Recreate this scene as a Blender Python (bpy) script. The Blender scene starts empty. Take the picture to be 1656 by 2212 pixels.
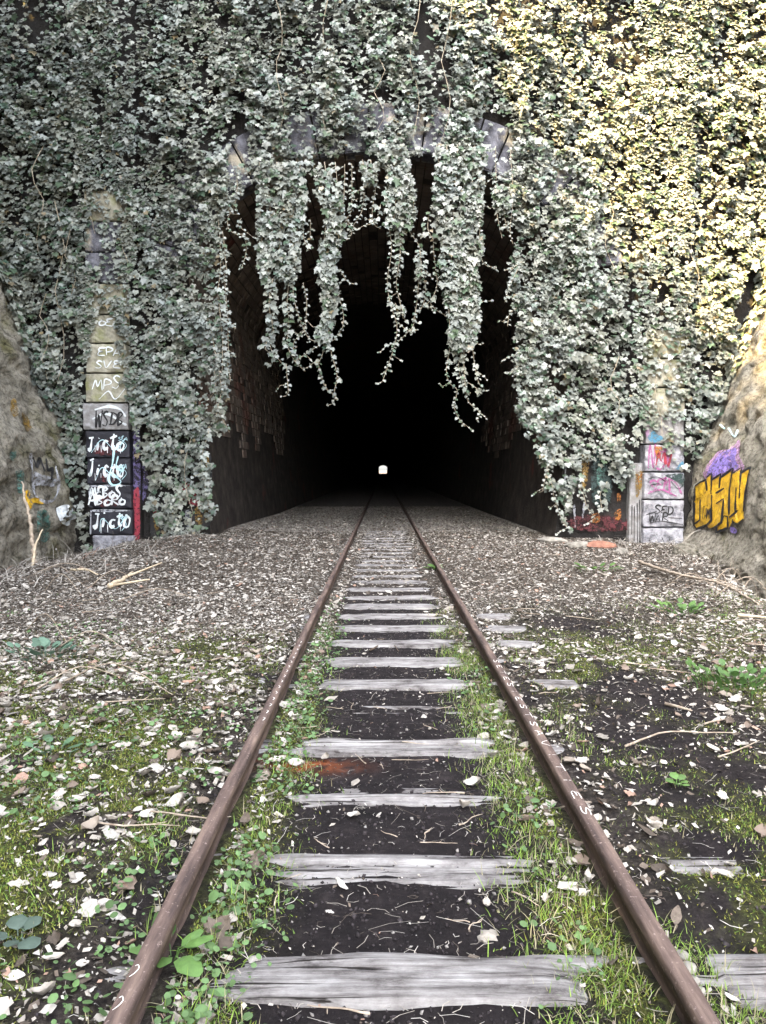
import bpy, bmesh, math, random
import numpy as np
from mathutils import Vector, Matrix

random.seed(7)
rng = np.random.default_rng(11)
sc = bpy.context.scene
COL = sc.collection
rad = math.radians

# ------------------------------------------------------------------ camera, light, exposure
CAM_H = 1.51
FPX = 1660.0                       # focal length for a picture 1656 wide
PITCH = math.atan(86 / FPX)
cam_d = bpy.data.cameras.new('camera')
cam = bpy.data.objects.new('camera', cam_d)
COL.objects.link(cam)
cam_d.sensor_fit = 'HORIZONTAL'
cam_d.sensor_width = 36.0
cam_d.lens = 36.0 * FPX / 1656.0
cam_d.clip_start = 0.05
cam_d.clip_end = 6000
cam.location = (0, 0, CAM_H)
cam.rotation_euler = (rad(90) - PITCH, 0, 0)
sc.camera = cam

SUN = Vector((-0.48, -0.58, 0.65)).normalized()      # towards the sun
w = bpy.data.worlds.new('World')
sc.world = w
w.use_nodes = True
nt = w.node_tree
bg = nt.nodes['Background']
sky = nt.nodes.new('ShaderNodeTexSky')
sky.sky_type = 'NISHITA'
sky.sun_disc = False
sky.sun_elevation = math.asin(SUN.z)
sky.sun_rotation = math.atan2(SUN.x, SUN.y)
sky.air_density = 1.0
sky.dust_density = 4.0
sky.ozone_density = 0.6
hsv = nt.nodes.new('ShaderNodeHueSaturation')
hsv.inputs['Saturation'].default_value = 0.36
nt.links.new(sky.outputs[0], hsv.inputs['Color'])
nt.links.new(hsv.outputs[0], bg.inputs['Color'])
bg.inputs['Strength'].default_value = 0.15

sun_d = bpy.data.lights.new('sun', 'SUN')
sun_d.energy = 3.3
sun_d.angle = rad(0.53)
sun_d.color = (1.0, 0.68, 0.24)
sun = bpy.data.objects.new('sun', sun_d)
COL.objects.link(sun)
sun.rotation_euler = SUN.to_track_quat('Z', 'Y').to_euler()
sun.location = (-20, -20, 40)

vs = sc.view_settings
vs.view_transform = 'Standard'
vs.look = 'None'
vs.gamma = 1.0
vs.use_curve_mapping = False
vs.exposure = 3.75
sc.cycles.use_denoising = True
sc.cycles.max_bounces = 6
sc.cycles.diffuse_bounces = 4
sc.cycles.glossy_bounces = 2

# ------------------------------------------------------------------ helpers
def ray(px, py):
    u = (px - 828) / FPX
    v = (1106 - py) / FPX
    return u, math.cos(PITCH) + v * math.sin(PITCH), -math.sin(PITCH) + v * math.cos(PITCH)

def on_wall(px, py, Y):
    a, b, c = ray(px, py)
    t = Y / b
    return a * t, CAM_H + c * t

def on_ground(px, py, z=0.0):
    a, b, c = ray(px, py)
    t = (z - CAM_H) / c
    return a * t, b * t

def _h(ix, iy, seed):
    n = (ix.astype(np.int64) * 374761393 + iy.astype(np.int64) * 668265263 + seed * 974711) & 0xffffffff
    n = ((n ^ (n >> 13)) * 1274126177) & 0xffffffff
    n = n ^ (n >> 16)
    return (n & 0xffffff) / float(0xffffff)

def vnoise(x, y, seed=0):
    x = np.asarray(x, float); y = np.asarray(y, float)
    ix = np.floor(x); iy = np.floor(y)
    fx = x - ix; fy = y - iy
    fx = fx * fx * (3 - 2 * fx); fy = fy * fy * (3 - 2 * fy)
    a = _h(ix, iy, seed); b = _h(ix + 1, iy, seed); c = _h(ix, iy + 1, seed); d = _h(ix + 1, iy + 1, seed)
    return (a * (1 - fx) + b * fx) * (1 - fy) + (c * (1 - fx) + d * fx) * fy

def fbm(x, y, seed=0, o=4):
    s = 0; amp = 0.5; tot = 0
    for k in range(o):
        s = s + amp * vnoise(np.asarray(x) * 2 ** k, np.asarray(y) * 2 ** k, seed + k * 17)
        tot += amp; amp *= 0.5
    return s / tot            # 0..1

def sstep(a, b, x):
    t = np.clip((np.asarray(x, float) - a) / (b - a), 0, 1)
    return t * t * (3 - 2 * t)

def inpoly(px, py, poly):
    px = np.asarray(px); py = np.asarray(py)
    r = np.zeros(px.shape, bool)
    n = len(poly)
    for i in range(n):
        x1, y1 = poly[i]; x2, y2 = poly[(i + 1) % n]
        if y1 == y2:
            continue
        c = ((y1 > py) != (y2 > py)) & (px < (x2 - x1) * (py - y1) / (y2 - y1) + x1)
        r ^= c
    return r

def link(o, parent=None):
    COL.objects.link(o)
    if parent is not None:
        o.parent = parent
        o.matrix_parent_inverse = Matrix.Translation(-parent.location)
    return o

def tag(o, label=None, cat=None, group=None, kind=None):
    if label: o['label'] = label
    if cat: o['category'] = cat
    if group: o['group'] = group
    if kind: o['kind'] = kind
    return o

def empty(name, loc, label, cat, group=None):
    o = bpy.data.objects.new(name, None)
    o.empty_display_size = 0.2
    o.location = loc
    COL.objects.link(o)
    return tag(o, label, cat, group)

def mesh_np(name, V, F, mat, smooth=False, col=None):
    """V (n,3); F (m,k) array with k = 3 or 4, or list of polygons"""
    me = bpy.data.meshes.new(name)
    V = np.asarray(V, np.float32)
    if isinstance(F, np.ndarray):
        m, k = F.shape
        me.vertices.add(len(V)); me.vertices.foreach_set('co', V.ravel())
        me.loops.add(m * k); me.loops.foreach_set('vertex_index', F.astype(np.int32).ravel())
        me.polygons.add(m)
        me.polygons.foreach_set('loop_start', np.arange(0, m * k, k, dtype=np.int32))
        me.polygons.foreach_set('loop_total', np.full(m, k, np.int32))
        me.update(calc_edges=True)
    else:
        me.from_pydata([tuple(v) for v in V], [], F)
        me.update()
    if smooth:
        me.polygons.foreach_set('use_smooth', np.ones(len(me.polygons), bool))
    if col is not None:
        a = me.color_attributes.new('Col', 'FLOAT_COLOR', 'POINT')
        c = np.ones((len(V), 4), np.float32); c[:, :3] = col
        a.data.foreach_set('color', c.ravel())
    if mat is not None:
        me.materials.append(mat)
    return me

def mobj(name, V, F, mat, parent=None, smooth=False, col=None):
    return link(bpy.data.objects.new(name, mesh_np(name, V, F, mat, smooth, col)), parent)

def bobj(name, bm, mat, parent=None, smooth=False):
    me = bpy.data.meshes.new(name)
    bm.normal_update()
    bm.to_mesh(me); bm.free()
    if smooth:
        me.polygons.foreach_set('use_smooth', np.ones(len(me.polygons), bool))
    me.materials.append(mat)
    return link(bpy.data.objects.new(name, me), parent)

def grid_faces(nx, ny):
    i = np.arange(nx - 1); j = np.arange(ny - 1)
    J, I = np.meshgrid(j, i, indexing='ij')
    a = J * nx + I
    return np.stack([a, a + 1, a + nx + 1, a + nx], -1).reshape(-1, 4)

def frames(n, t):
    """rotation matrices (N,3,3) with columns side, tip, normal"""
    n = n / np.linalg.norm(n, axis=1, keepdims=True)
    t = t - (t * n).sum(1, keepdims=True) * n
    t = t / (np.linalg.norm(t, axis=1, keepdims=True) + 1e-9)
    s = np.cross(t, n)
    return np.stack([s, t, n], -1)

def scatter(TV, TF, P, R, S):
    """template instanced: returns V, F. S (N,) or (N,3)"""
    N = len(P)
    S = np.asarray(S, float)
    if S.ndim == 1:
        S = S[:, None]
    L = TV[None, :, :] * S[:, None, :]
    V = np.einsum('nij,nkj->nki', R, L) + P[:, None, :]
    F = TF[None] + (np.arange(N) * len(TV))[:, None, None]
    return V.reshape(-1, 3), F.reshape(-1, TF.shape[1])

def tube(pts, radii, seg=6, cap=True):
    pts = [Vector(p) for p in pts]
    V = []; F = []
    n = len(pts)
    ref = Vector((0.31, 0.22, 0.92)).normalized()
    for i, p in enumerate(pts):
        d = (pts[min(i + 1, n - 1)] - pts[max(i - 1, 0)])
        d = d.normalized() if d.length > 1e-9 else Vector((0, 0, 1))
        r = ref if abs(d.dot(ref)) < 0.95 else Vector((1, 0, 0))
        a = d.cross(r).normalized(); b = d.cross(a)
        rr = radii[i] if hasattr(radii, '__len__') else radii
        for k in range(seg):
            th = 2 * math.pi * k / seg
            V.append(p + a * (rr * math.cos(th)) + b * (rr * math.sin(th)))
    for i in range(n - 1):
        for k in range(seg):
            k2 = (k + 1) % seg
            F.append((i * seg + k, i * seg + k2, (i + 1) * seg + k2, (i + 1) * seg + k))
    if cap:
        F.append(tuple(range(seg))[::-1])
        F.append(tuple((n - 1) * seg + k for k in range(seg)))
    return V, F

def merge(parts):
    V = []; F = []
    for v, f in parts:
        o = len(V)
        V += [tuple(q) for q in v]
        F += [tuple(i + o for i in p) for p in f]
    return V, F

def resample(pts, step):
    pts = [np.array(p, float) for p in pts]
    # Catmull-Rom through the points
    out = []
    P = [2 * pts[0] - pts[1]] + pts + [2 * pts[-1] - pts[-2]]
    for i in range(1, len(P) - 2):
        p0, p1, p2, p3 = P[i - 1], P[i], P[i + 1], P[i + 2]
        L = np.linalg.norm(p2 - p1)
        n = max(2, int(L / step))
        for k in range(n):
            t = k / n
            out.append(0.5 * ((2 * p1) + (-p0 + p2) * t + (2 * p0 - 5 * p1 + 4 * p2 - p3) * t * t + (-p0 + 3 * p1 - 3 * p2 + p3) * t ** 3))
    out.append(pts[-1])
    return out

# ------------------------------------------------------------------ materials
def new_mat(name):
    m = bpy.data.materials.new(name)
    m.use_nodes = True
    t = m.node_tree
    b = t.nodes['Principled BSDF']
    return m, t, b

def noise_node(t, scale, detail=6, rough=0.6, stretch=None, src='Object'):
    tc = t.nodes.new('ShaderNodeTexCoord')
    n = t.nodes.new('ShaderNodeTexNoise')
    n.inputs['Scale'].default_value = scale
    n.inputs['Detail'].default_value = detail
    n.inputs['Roughness'].default_value = rough
    if stretch:
        mp = t.nodes.new('ShaderNodeMapping')
        mp.inputs['Scale'].default_value = stretch
        t.links.new(tc.outputs[src], mp.inputs[0])
        t.links.new(mp.outputs[0], n.inputs['Vector'])
    else:
        t.links.new(tc.outputs[src], n.inputs['Vector'])
    return n

def ramp(t, fac, stops):
    r = t.nodes.new('ShaderNodeValToRGB')
    e = r.color_ramp.elements
    while len(e) < len(stops):
        e.new(0.5)
    for k, (p, c) in enumerate(stops):
        e[k].position = p
        e[k].color = (*c, 1)
    t.links.new(fac, r.inputs[0])
    return r

def mix(t, fac, a, b, mode='MIX'):
    n = t.nodes.new('ShaderNodeMix')
    n.data_type = 'RGBA'
    n.blend_type = mode
    for sock, v in ((n.inputs[0], fac), (n.inputs[6], a), (n.inputs[7], b)):
        if isinstance(v, (int, float)):
            sock.default_value = v
        elif isinstance(v, tuple):
            sock.default_value = (*v, 1)
        else:
            t.links.new(v, sock)
    return n.outputs[2]

def bump(t, b, h, strength, dist):
    n = t.nodes.new('ShaderNodeBump')
    n.inputs['Strength'].default_value = strength
    n.inputs['Distance'].default_value = dist
    t.links.new(h, n.inputs['Height'])
    t.links.new(n.outputs[0], b.inputs['Normal'])

def rough_mat(name, stops, scale=3.0, rough=0.85, bstr=0.5, bdist=0.02, bscale=None, stretch=None, spec=0.3, detail=8, over=None):
    m, t, b = new_mat(name)
    n = noise_node(t, scale, detail, 0.65, stretch)
    r = ramp(t, n.outputs[0], stops)
    c = r.outputs[0]
    if over:                                     # (scale, lo, hi, colour, stretch)
        n3 = noise_node(t, over[0], 6, 0.6, over[4] if len(over) > 4 else None)
        rr = ramp(t, n3.outputs[0], [(over[1], (0, 0, 0)), (over[2], (1, 1, 1))])
        c = mix(t, rr.outputs[0], c, over[3])
    t.links.new(c, b.inputs['Base Color'])
    b.inputs['Roughness'].default_value = rough
    b.inputs['Specular IOR Level'].default_value = spec
    n2 = noise_node(t, bscale or scale * 4, 8, 0.7, stretch)
    bump(t, b, n2.outputs[0], bstr, bdist)
    return m

def attr_mat(name, rough=0.5, spec=0.5, var=0.25, nscale=60.0, trans=0.0):
    m, t, b = new_mat(name)
    a = t.nodes.new('ShaderNodeAttribute'); a.attribute_name = 'Col'
    n = noise_node(t, nscale, 3, 0.6)
    r = ramp(t, n.outputs[0], [(0.3, (1 - var,) * 3), (0.7, (1 + var * 0.4,) * 3)])
    c = mix(t, 1.0, a.outputs['Color'], r.outputs[0], 'MULTIPLY')
    t.links.new(c, b.inputs['Base Color'])
    b.inputs['Roughness'].default_value = rough
    b.inputs['Specular IOR Level'].default_value = spec
    if trans:
        tr = t.nodes.new('ShaderNodeBsdfTranslucent')
        ms = t.nodes.new('ShaderNodeMixShader'); ms.inputs[0].default_value = trans
        t.links.new(c, tr.inputs[0])
        t.links.new(b.outputs[0], ms.inputs[1]); t.links.new(tr.outputs[0], ms.inputs[2])
        t.links.new(ms.outputs[0], t.nodes['Material Output'].inputs[0])
    return m

M = {}
M['ivy'] = attr_mat('ivy_leaf', 0.38, 0.6, 0.25, 40, 0.03)
M['dry'] = attr_mat('dry_leaf', 0.75, 0.25, 0.3, 70, 0.1)
M['grass'] = attr_mat('grass_blade', 0.55, 0.3, 0.15, 30, 0.25)
M['herb'] = attr_mat('herb_leaf', 0.5, 0.35, 0.2, 50, 0.2)
M['needle'] = attr_mat('tree_leaf', 0.5, 0.3, 0.2, 10, 0.15)
M['vine'] = rough_mat('ivy_stem', [(0.3, (0.16, 0.13, 0.09)), (0.7, (0.42, 0.37, 0.29))], 12, 0.8, 0.4, 0.003)
M['twig'] = rough_mat('twig_bark', [(0.3, (0.16, 0.12, 0.09)), (0.7, (0.46, 0.39, 0.31))], 14, 0.85, 0.6, 0.004)
M['pale_branch'] = rough_mat('peeled_branch', [(0.3, (0.38, 0.30, 0.20)), (0.7, (0.66, 0.56, 0.42))], 10, 0.75, 0.5, 0.004)
M['bark'] = rough_mat('tree_bark', [(0.3, (0.05, 0.035, 0.025)), (0.7, (0.16, 0.12, 0.09))], 4, 0.9, 0.9, 0.05)
M['wall'] = rough_mat('sooty_masonry', [(0.3, (0.008, 0.007, 0.007)), (0.55, (0.020, 0.018, 0.017)), (0.8, (0.05, 0.045, 0.04))], 1.6, 0.9, 0.9, 0.05, 5)
M['lining'] = rough_mat('sooty_vault_stone', [(0.3, (0.05, 0.040, 0.034)), (0.6, (0.145, 0.117, 0.098)), (0.85, (0.26, 0.215, 0.185))], 1.2, 0.92, 0.8, 0.03, 7, over=(0.35, 0.58, 0.72, (0.10, 0.035, 0.026)))
M['mortar'] = rough_mat('sooty_mortar', [(0.3, (0.012, 0.010, 0.009)), (0.55, (0.045, 0.037, 0.032)), (0.8, (0.10, 0.082, 0.07))], 2.2, 0.95, 1.0, 0.06, 9, over=(0.5, 0.60, 0.70, (0.11, 0.03, 0.024)))
M['voussoir'] = rough_mat('pale_arch_stone', [(0.30, (0.015, 0.014, 0.015)), (0.47, (0.075, 0.075, 0.09)), (0.62, (0.15, 0.15, 0.175)), (0.8, (0.30, 0.28, 0.25))], 2.6, 0.8, 0.9, 0.03, 14, over=(1.5, 0.54, 0.64, (0.36, 0.32, 0.25)))
M['ashlar'] = rough_mat('lichened_ashlar', [(0.30, (0.10, 0.095, 0.07)), (0.5, (0.27, 0.255, 0.20)), (0.72, (0.42, 0.40, 0.33))], 4.5, 0.9, 0.6, 0.02, 12, over=(2.5, 0.5, 0.72, (0.17, 0.18, 0.06)))
M['ashlar_grey'] = rough_mat('whitened_ashlar', [(0.3, (0.16, 0.15, 0.14)), (0.5, (0.22, 0.215, 0.215)), (0.75, (0.38, 0.38, 0.40))], 9, 0.85, 0.7, 0.02, 14)
M['ashlar_black'] = rough_mat('black_painted_ashlar', [(0.3, (0.009, 0.009, 0.012)), (0.6, (0.022, 0.022, 0.03)), (0.85, (0.06, 0.06, 0.075))], 3.0, 0.6, 0.5, 0.01, 14)
M['ashlar_white'] = rough_mat('limewashed_ashlar', [(0.34, (0.07, 0.07, 0.08)), (0.48, (0.22, 0.22, 0.245)), (0.75, (0.42, 0.42, 0.45))], 7, 0.8, 0.6, 0.015, 12, over=(6, 0.58, 0.72, (0.10, 0.10, 0.12)))
M['rail'] = rough_mat('rusty_rail', [(0.30, (0.035, 0.026, 0.025)), (0.5, (0.105, 0.074, 0.064)), (0.70, (0.20, 0.145, 0.118))], 22, 0.85, 0.7, 0.004, 70, stretch=(1, 0.12, 1), spec=0.2, over=(60, 0.60, 0.70, (0.26, 0.20, 0.18)))
M['stone'] = rough_mat('loose_stone', [(0.3, (0.13, 0.12, 0.105)), (0.7, (0.36, 0.34, 0.30))], 5, 0.9, 0.7, 0.01, 25)
M['brick_red'] = rough_mat('loose_brick', [(0.3, (0.15, 0.07, 0.05)), (0.7, (0.34, 0.17, 0.12))], 7, 0.9, 0.7, 0.01, 25)

def rock_material():
    m, t, b = new_mat('quarried_rock')
    n1 = noise_node(t, 1.6, 12, 0.72)
    r1 = ramp(t, n1.outputs[0], [(0.3, (0.10, 0.092, 0.074)), (0.48, (0.27, 0.25, 0.205)), (0.7, (0.46, 0.43, 0.37))])
    n2 = noise_node(t, 0.7, 7, 0.6)
    r2 = ramp(t, n2.outputs[0], [(0.52, (0, 0, 0)), (0.68, (1, 1, 1))])
    c = mix(t, r2.outputs[0], r1.outputs[0], (0.13, 0.125, 0.045))
    n4 = noise_node(t, 11, 10, 0.78)
    r4 = ramp(t, n4.outputs[0], [(0.40, (0.16, 0.145, 0.125)), (0.53, (1, 1, 1))])
    c = mix(t, 0.75, c, r4.outputs[0], 'MULTIPLY')
    tc = t.nodes.new('ShaderNodeTexCoord')
    wn = t.nodes.new('ShaderNodeTexNoise'); wn.inputs['Scale'].default_value = 1.8; wn.inputs['Detail'].default_value = 5
    t.links.new(tc.outputs['Object'], wn.inputs['Vector'])
    vm = t.nodes.new('ShaderNodeVectorMath'); vm.operation = 'MULTIPLY_ADD'
    vm.inputs[1].default_value = (0.55, 0.55, 0.55)
    t.links.new(wn.outputs['Color'], vm.inputs[0]); t.links.new(tc.outputs['Object'], vm.inputs[2])
    mp = t.nodes.new('ShaderNodeMapping'); mp.inputs['Scale'].default_value = (0.8, 0.7, 2.4); mp.inputs['Rotation'].default_value = (0.35, 0, 0)
    t.links.new(vm.outputs[0], mp.inputs[0])
    vo = t.nodes.new('ShaderNodeTexVoronoi'); vo.feature = 'DISTANCE_TO_EDGE'; vo.inputs['Scale'].default_value = 0.8
    t.links.new(mp.outputs[0], vo.inputs['Vector'])
    rc = ramp(t, vo.outputs['Distance'], [(0.0, (0.06, 0.055, 0.05)), (0.03, (0.75, 0.75, 0.75)), (0.08, (1, 1, 1))])
    rk = ramp(t, n2.outputs[0], [(0.42, (0, 0, 0)), (0.60, (0.75, 0.75, 0.75))])
    c = mix(t, rk.outputs[0], c, mix(t, 1.0, c, rc.outputs[0], 'MULTIPLY'))
    t.links.new(c, b.inputs['Base Color'])
    b.inputs['Roughness'].default_value = 0.9
    b.inputs['Specular IOR Level'].default_value = 0.25
    n3 = noise_node(t, 8.0, 12, 0.8)
    bump(t, b, n3.outputs[0], 1.0, 0.12)
    return m
M['rock'] = rock_material()

def wood_material():
    m, t, b = new_mat('weathered_sleeper_wood')
    n1 = noise_node(t, 3.0, 8, 0.7, (0.7, 16, 6))
    r1 = ramp(t, n1.outputs[0], [(0.30, (0.10, 0.09, 0.09)), (0.46, (0.25, 0.24, 0.236)), (0.7, (0.42, 0.41, 0.405))])
    n2 = noise_node(t, 3.4, 10, 0.74, (1, 2.2, 1))
    r2 = ramp(t, n2.outputs[0], [(0.34, (0.14, 0.12, 0.115)), (0.45, (0.62, 0.6, 0.6)), (0.6, (1, 1, 1))])
    c = mix(t, 1.0, r1.outputs[0], r2.outputs[0], 'MULTIPLY')
    n5 = noise_node(t, 2.0, 5, 0.6, (0.55, 34, 10))
    r5 = ramp(t, n5.outputs[0], [(0.375, (0.10, 0.09, 0.085)), (0.41, (1, 1, 1))])
    c = mix(t, 1.0, c, r5.outputs[0], 'MULTIPLY')
    t.links.new(c, b.inputs['Base Color'])
    b.inputs['Roughness'].default_value = 0.85
    b.inputs['Specular IOR Level'].default_value = 0.2
    n3 = noise_node(t, 4.0, 10, 0.75, (0.6, 22, 8))
    bump(t, b, n3.outputs[0], 0.9, 0.012)
    return m
M['wood'] = wood_material()

def ground_material():
    m, t, b = new_mat('forest_soil')
    a = t.nodes.new('ShaderNodeAttribute'); a.attribute_name = 'Col'
    sep = t.nodes.new('ShaderNodeSeparateColor')
    t.links.new(a.outputs['Color'], sep.inputs[0])
    n1 = noise_node(t, 7, 10, 0.72)
    soil = ramp(t, n1.outputs[0], [(0.3, (0.006, 0.005, 0.006)), (0.55, (0.018, 0.0145, 0.016)), (0.8, (0.05, 0.041, 0.042))])
    n2 = noise_node(t, 28, 8, 0.75)
    lit = ramp(t, n2.outputs[0], [(0.38, (0.014, 0.011, 0.010)), (0.54, (0.085, 0.07, 0.056)), (0.70, (0.28, 0.245, 0.21))])
    n3 = noise_node(t, 16, 6, 0.7)
    moss = ramp(t, n3.outputs[0], [(0.3, (0.018, 0.024, 0.006)), (0.55, (0.085, 0.10, 0.020)), (0.75, (0.19, 0.20, 0.045))])
    c = mix(t, sep.outputs[0], soil.outputs[0], lit.outputs[0])
    brk = ramp(t, n2.outputs[0], [(0.40, (0.15, 0.15, 0.15)), (0.58, (1, 1, 1))])
    mm = mix(t, 1.0, sep.outputs[1], brk.outputs[0], 'MULTIPLY')
    c = mix(t, mm, c, moss.outputs[0])
    rust = ramp(t, n1.outputs[0], [(0.35, (0.10, 0.03, 0.012)), (0.6, (0.42, 0.12, 0.04))])
    c = mix(t, sep.outputs[2], c, rust.outputs[0])
    t.links.new(c, b.inputs['Base Color'])
    b.inputs['Roughness'].default_value = 0.95
    b.inputs['Specular IOR Level'].default_value = 0.15
    n4 = noise_node(t, 22, 12, 0.78)
    bump(t, b, n4.outputs[0], 1.0, 0.03)
    return m
M['ground'] = ground_material()

def paint(name, colr, wear=0.5, scale=9.0, under=(0.10, 0.095, 0.08)):
    m, t, b = new_mat(name)
    n = noise_node(t, scale, 9, 0.75)
    r = ramp(t, n.outputs[0], [(wear - 0.16, (0, 0, 0)), (wear - 0.05, (1, 1, 1))])
    n2 = noise_node(t, scale * 0.35, 5, 0.6)
    r2 = ramp(t, n2.outputs[0], [(0.35, tuple(0.72 * q for q in colr)), (0.65, tuple(min(1.0, 1.15 * q) for q in colr))])
    t.links.new(r2.outputs[0], b.inputs['Base Color'])
    b.inputs['Roughness'].default_value = 0.6
    tr = t.nodes.new('ShaderNodeBsdfTransparent')
    ms = t.nodes.new('ShaderNodeMixShader')
    t.links.new(r.outputs[0], ms.inputs[0])
    t.links.new(tr.outputs[0], ms.inputs[1]); t.links.new(b.outputs[0], ms.inputs[2])
    t.links.new(ms.outputs[0], t.nodes['Material Output'].inputs[0])
    return m
M['p_white'] = paint('white_spray_paint', (0.62, 0.66, 0.68), 0.44, 14, (0.2, 0.2, 0.22))
M['p_cyan'] = paint('pale_blue_spray_paint', (0.45, 0.68, 0.74), 0.46, 10)
M['p_red'] = paint('dark_red_spray_paint', (0.07, 0.008, 0.012), 0.60, 9, (0.02, 0.02, 0.025))
M['p_crimson'] = paint('crimson_spray_paint', (0.22, 0.016, 0.032), 0.54, 14)
M['p_purple'] = paint('purple_spray_paint', (0.085, 0.068, 0.16), 0.60, 12)
M['p_violet'] = paint('violet_spray_paint', (0.19, 0.14, 0.40), 0.56, 18, (0.45, 0.25, 0.50))
M['p_pink'] = paint('pink_spray_paint', (0.32, 0.19, 0.31), 0.58, 18, (0.3, 0.25, 0.25))
M['p_yellow'] = paint('yellow_spray_paint', (0.46, 0.275, 0.010), 0.50, 22, (0.35, 0.24, 0.06))
M['p_ochre'] = paint('ochre_spray_paint', (0.17, 0.10, 0.014), 0.58, 16)
M['p_black'] = paint('black_spray_paint', (0.008, 0.008, 0.010), 0.34, 14, (0.10, 0.09, 0.05))
M['p_teal'] = paint('teal_spray_paint', (0.055, 0.13, 0.11), 0.60, 14)
M['p_darkteal'] = paint('dark_teal_spray_paint', (0.012, 0.030, 0.029), 0.56, 10, (0.02, 0.02, 0.02))
M['p_orange'] = paint('orange_spray_paint', (0.24, 0.085, 0.008), 0.58, 16)
M['p_magenta'] = paint('magenta_spray_paint', (0.26, 0.07, 0.19), 0.54, 18, (0.5, 0.48, 0.5))
M['p_blue'] = paint('blue_spray_paint', (0.06, 0.19, 0.29), 0.56, 16)
M['p_grey'] = paint('grey_spray_paint', (0.30, 0.31, 0.34), 0.56, 12, (0.16, 0.15, 0.12))
M['chalk'] = paint('chalk', (0.75, 0.72, 0.68), 0.44, 60, (0.2, 0.14, 0.11))

# ------------------------------------------------------------------ the lie of the land
TRK = 0.0725                      # track axis
RAIL = 0.7525                     # half distance of rail axes
WY = 17.45                        # front of the portal wall
SL_Y = [2.235, 2.875, 3.55, 4.17, 4.90, 5.44, 6.08, 6.75, 7.41, 8.03, 8.65, 9.27, 9.90, 10.62]
while SL_Y[-1] < 19.5:
    SL_Y.append(SL_Y[-1] + 0.64)
SL_H = [0.010, -0.002, -0.013, 0.012, -0.017, 0.012, 0.010, 0.008, 0.008, 0.006, 0.008, 0.004, 0.004, 0.0]

def terrain(x, y):
    x = np.asarray(x, float); y = np.asarray(y, float)
    d = np.abs(x - TRK)
    z = -0.022 + 0.030 * (fbm(x * 3.2, y * 3.2, 3) - 0.5) + 0.016 * (fbm(x * 14, y * 14, 9, 3) - 0.5)
    strip = np.exp(-((d - 0.66) / 0.13) ** 2)
    z = z + 0.030 * strip * (0.6 + 0.8 * vnoise(x * 5, y * 2.5, 21))
    z = z + 0.042 * sstep(0.80, 1.02, d) + 0.10 * (fbm(x * 0.9, y * 0.7, 5) - 0.5) * sstep(1.0, 2.2, d) * (1 - 0.75 * sstep(11, 16, y))
    # bare sleeper ends on the right
    for (cx, cy, rx, ry, dep) in ((1.34, 2.24, 0.32, 0.22, 0.085), (1.20, 7.2, 0.18, 1.2, 0.050), (1.25, 2.9, 0.2, 0.12, 0.045), (1.28, 5.44, 0.16, 0.15, 0.06)):
        z = z - dep * np.exp(-((x - cx) / rx) ** 4 - ((y - cy) / ry) ** 4)
    left = sstep(-2.2, -5.0, x)
    z = z + left * 0.22 * (fbm(x * 0.6, y * 0.5, 31) - 0.45)
    z = z + 0.08 * sstep(-2.4, -4.0, x) * sstep(-5.4, -4.4, x) * sstep(13.5, 17.0, y)
    z = z - 0.35 * sstep(-5.3, -6.6, x)
    crest = 3.9 + (y - 7.6) * 0.284
    z = z + 0.10 * np.exp(-((x - crest + 0.3) / 0.5) ** 2) * sstep(5, 9, y) * (0.4 + 1.2 * vnoise(x * 1.5, y * 1.2, 41))
    z = z - 1.05 * sstep(crest, crest + 1.0, x) * sstep(17.6, 16.2, y) * sstep(2.0, 6.5, y)
    z = z - 0.22 * sstep(5.0, 6.0, x) * sstep(15.0, 16.8, y)
    return z

def litter_d(x, y):
    x = np.asarray(x, float); y = np.asarray(y, float)
    d = np.abs(x - TRK)
    pat = fbm(x * 1.3, y * 0.9, 51)
    v = 0.42 + 0.58 * sstep(4.0, 7.5, y)
    v = v * sstep(0.24, 0.56, pat + 0.25 * sstep(4, 9, y))
    inner = sstep(0.62, 0.50, d)
    v = v * (1 - inner) + inner * (0.02 + 0.75 * sstep(8.2, 12.0, y))
    r = sstep(0.95, 1.4, x)
    v = v * (1 - r * 0.42 * sstep(8.5, 5.0, y))
    v = v * (1 - 0.9 * np.exp(-((x - 1.95) / 1.0) ** 2 - ((y - 7.4) / 1.5) ** 2))
    v = v * (1 - 0.6 * np.exp(-((x - 1.6) / 0.6) ** 2 - ((y - 5.0) / 1.3) ** 2))
    return np.clip(v, 0, 1)

def moss_d(x, y):
    x = np.asarray(x, float); y = np.asarray(y, float)
    pat = fbm(x * 1.1 + 7, y * 0.8, 61)
    d = np.abs(x - TRK)
    l = sstep(-0.75, -1.0, x) * sstep(-4.4, -2.0, x) * sstep(8.0, 5.0, y) * sstep(0.20, 0.42, pat)
    r = sstep(0.95, 1.3, x) * sstep(9.5, 5.0, y) * sstep(0.36, 0.56, pat) * 0.8
    s = np.exp(-((d - 0.64) / 0.15) ** 2) * sstep(9.5, 6.0, y) * 0.8
    return np.clip(np.maximum(np.maximum(l, r), s), 0, 1)

def seq(spec):
    out = []
    for a, b, s in spec:
        out += list(np.arange(a, b - 1e-6, s))
    out.append(spec[-1][1])
    return np.array(out)

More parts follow.
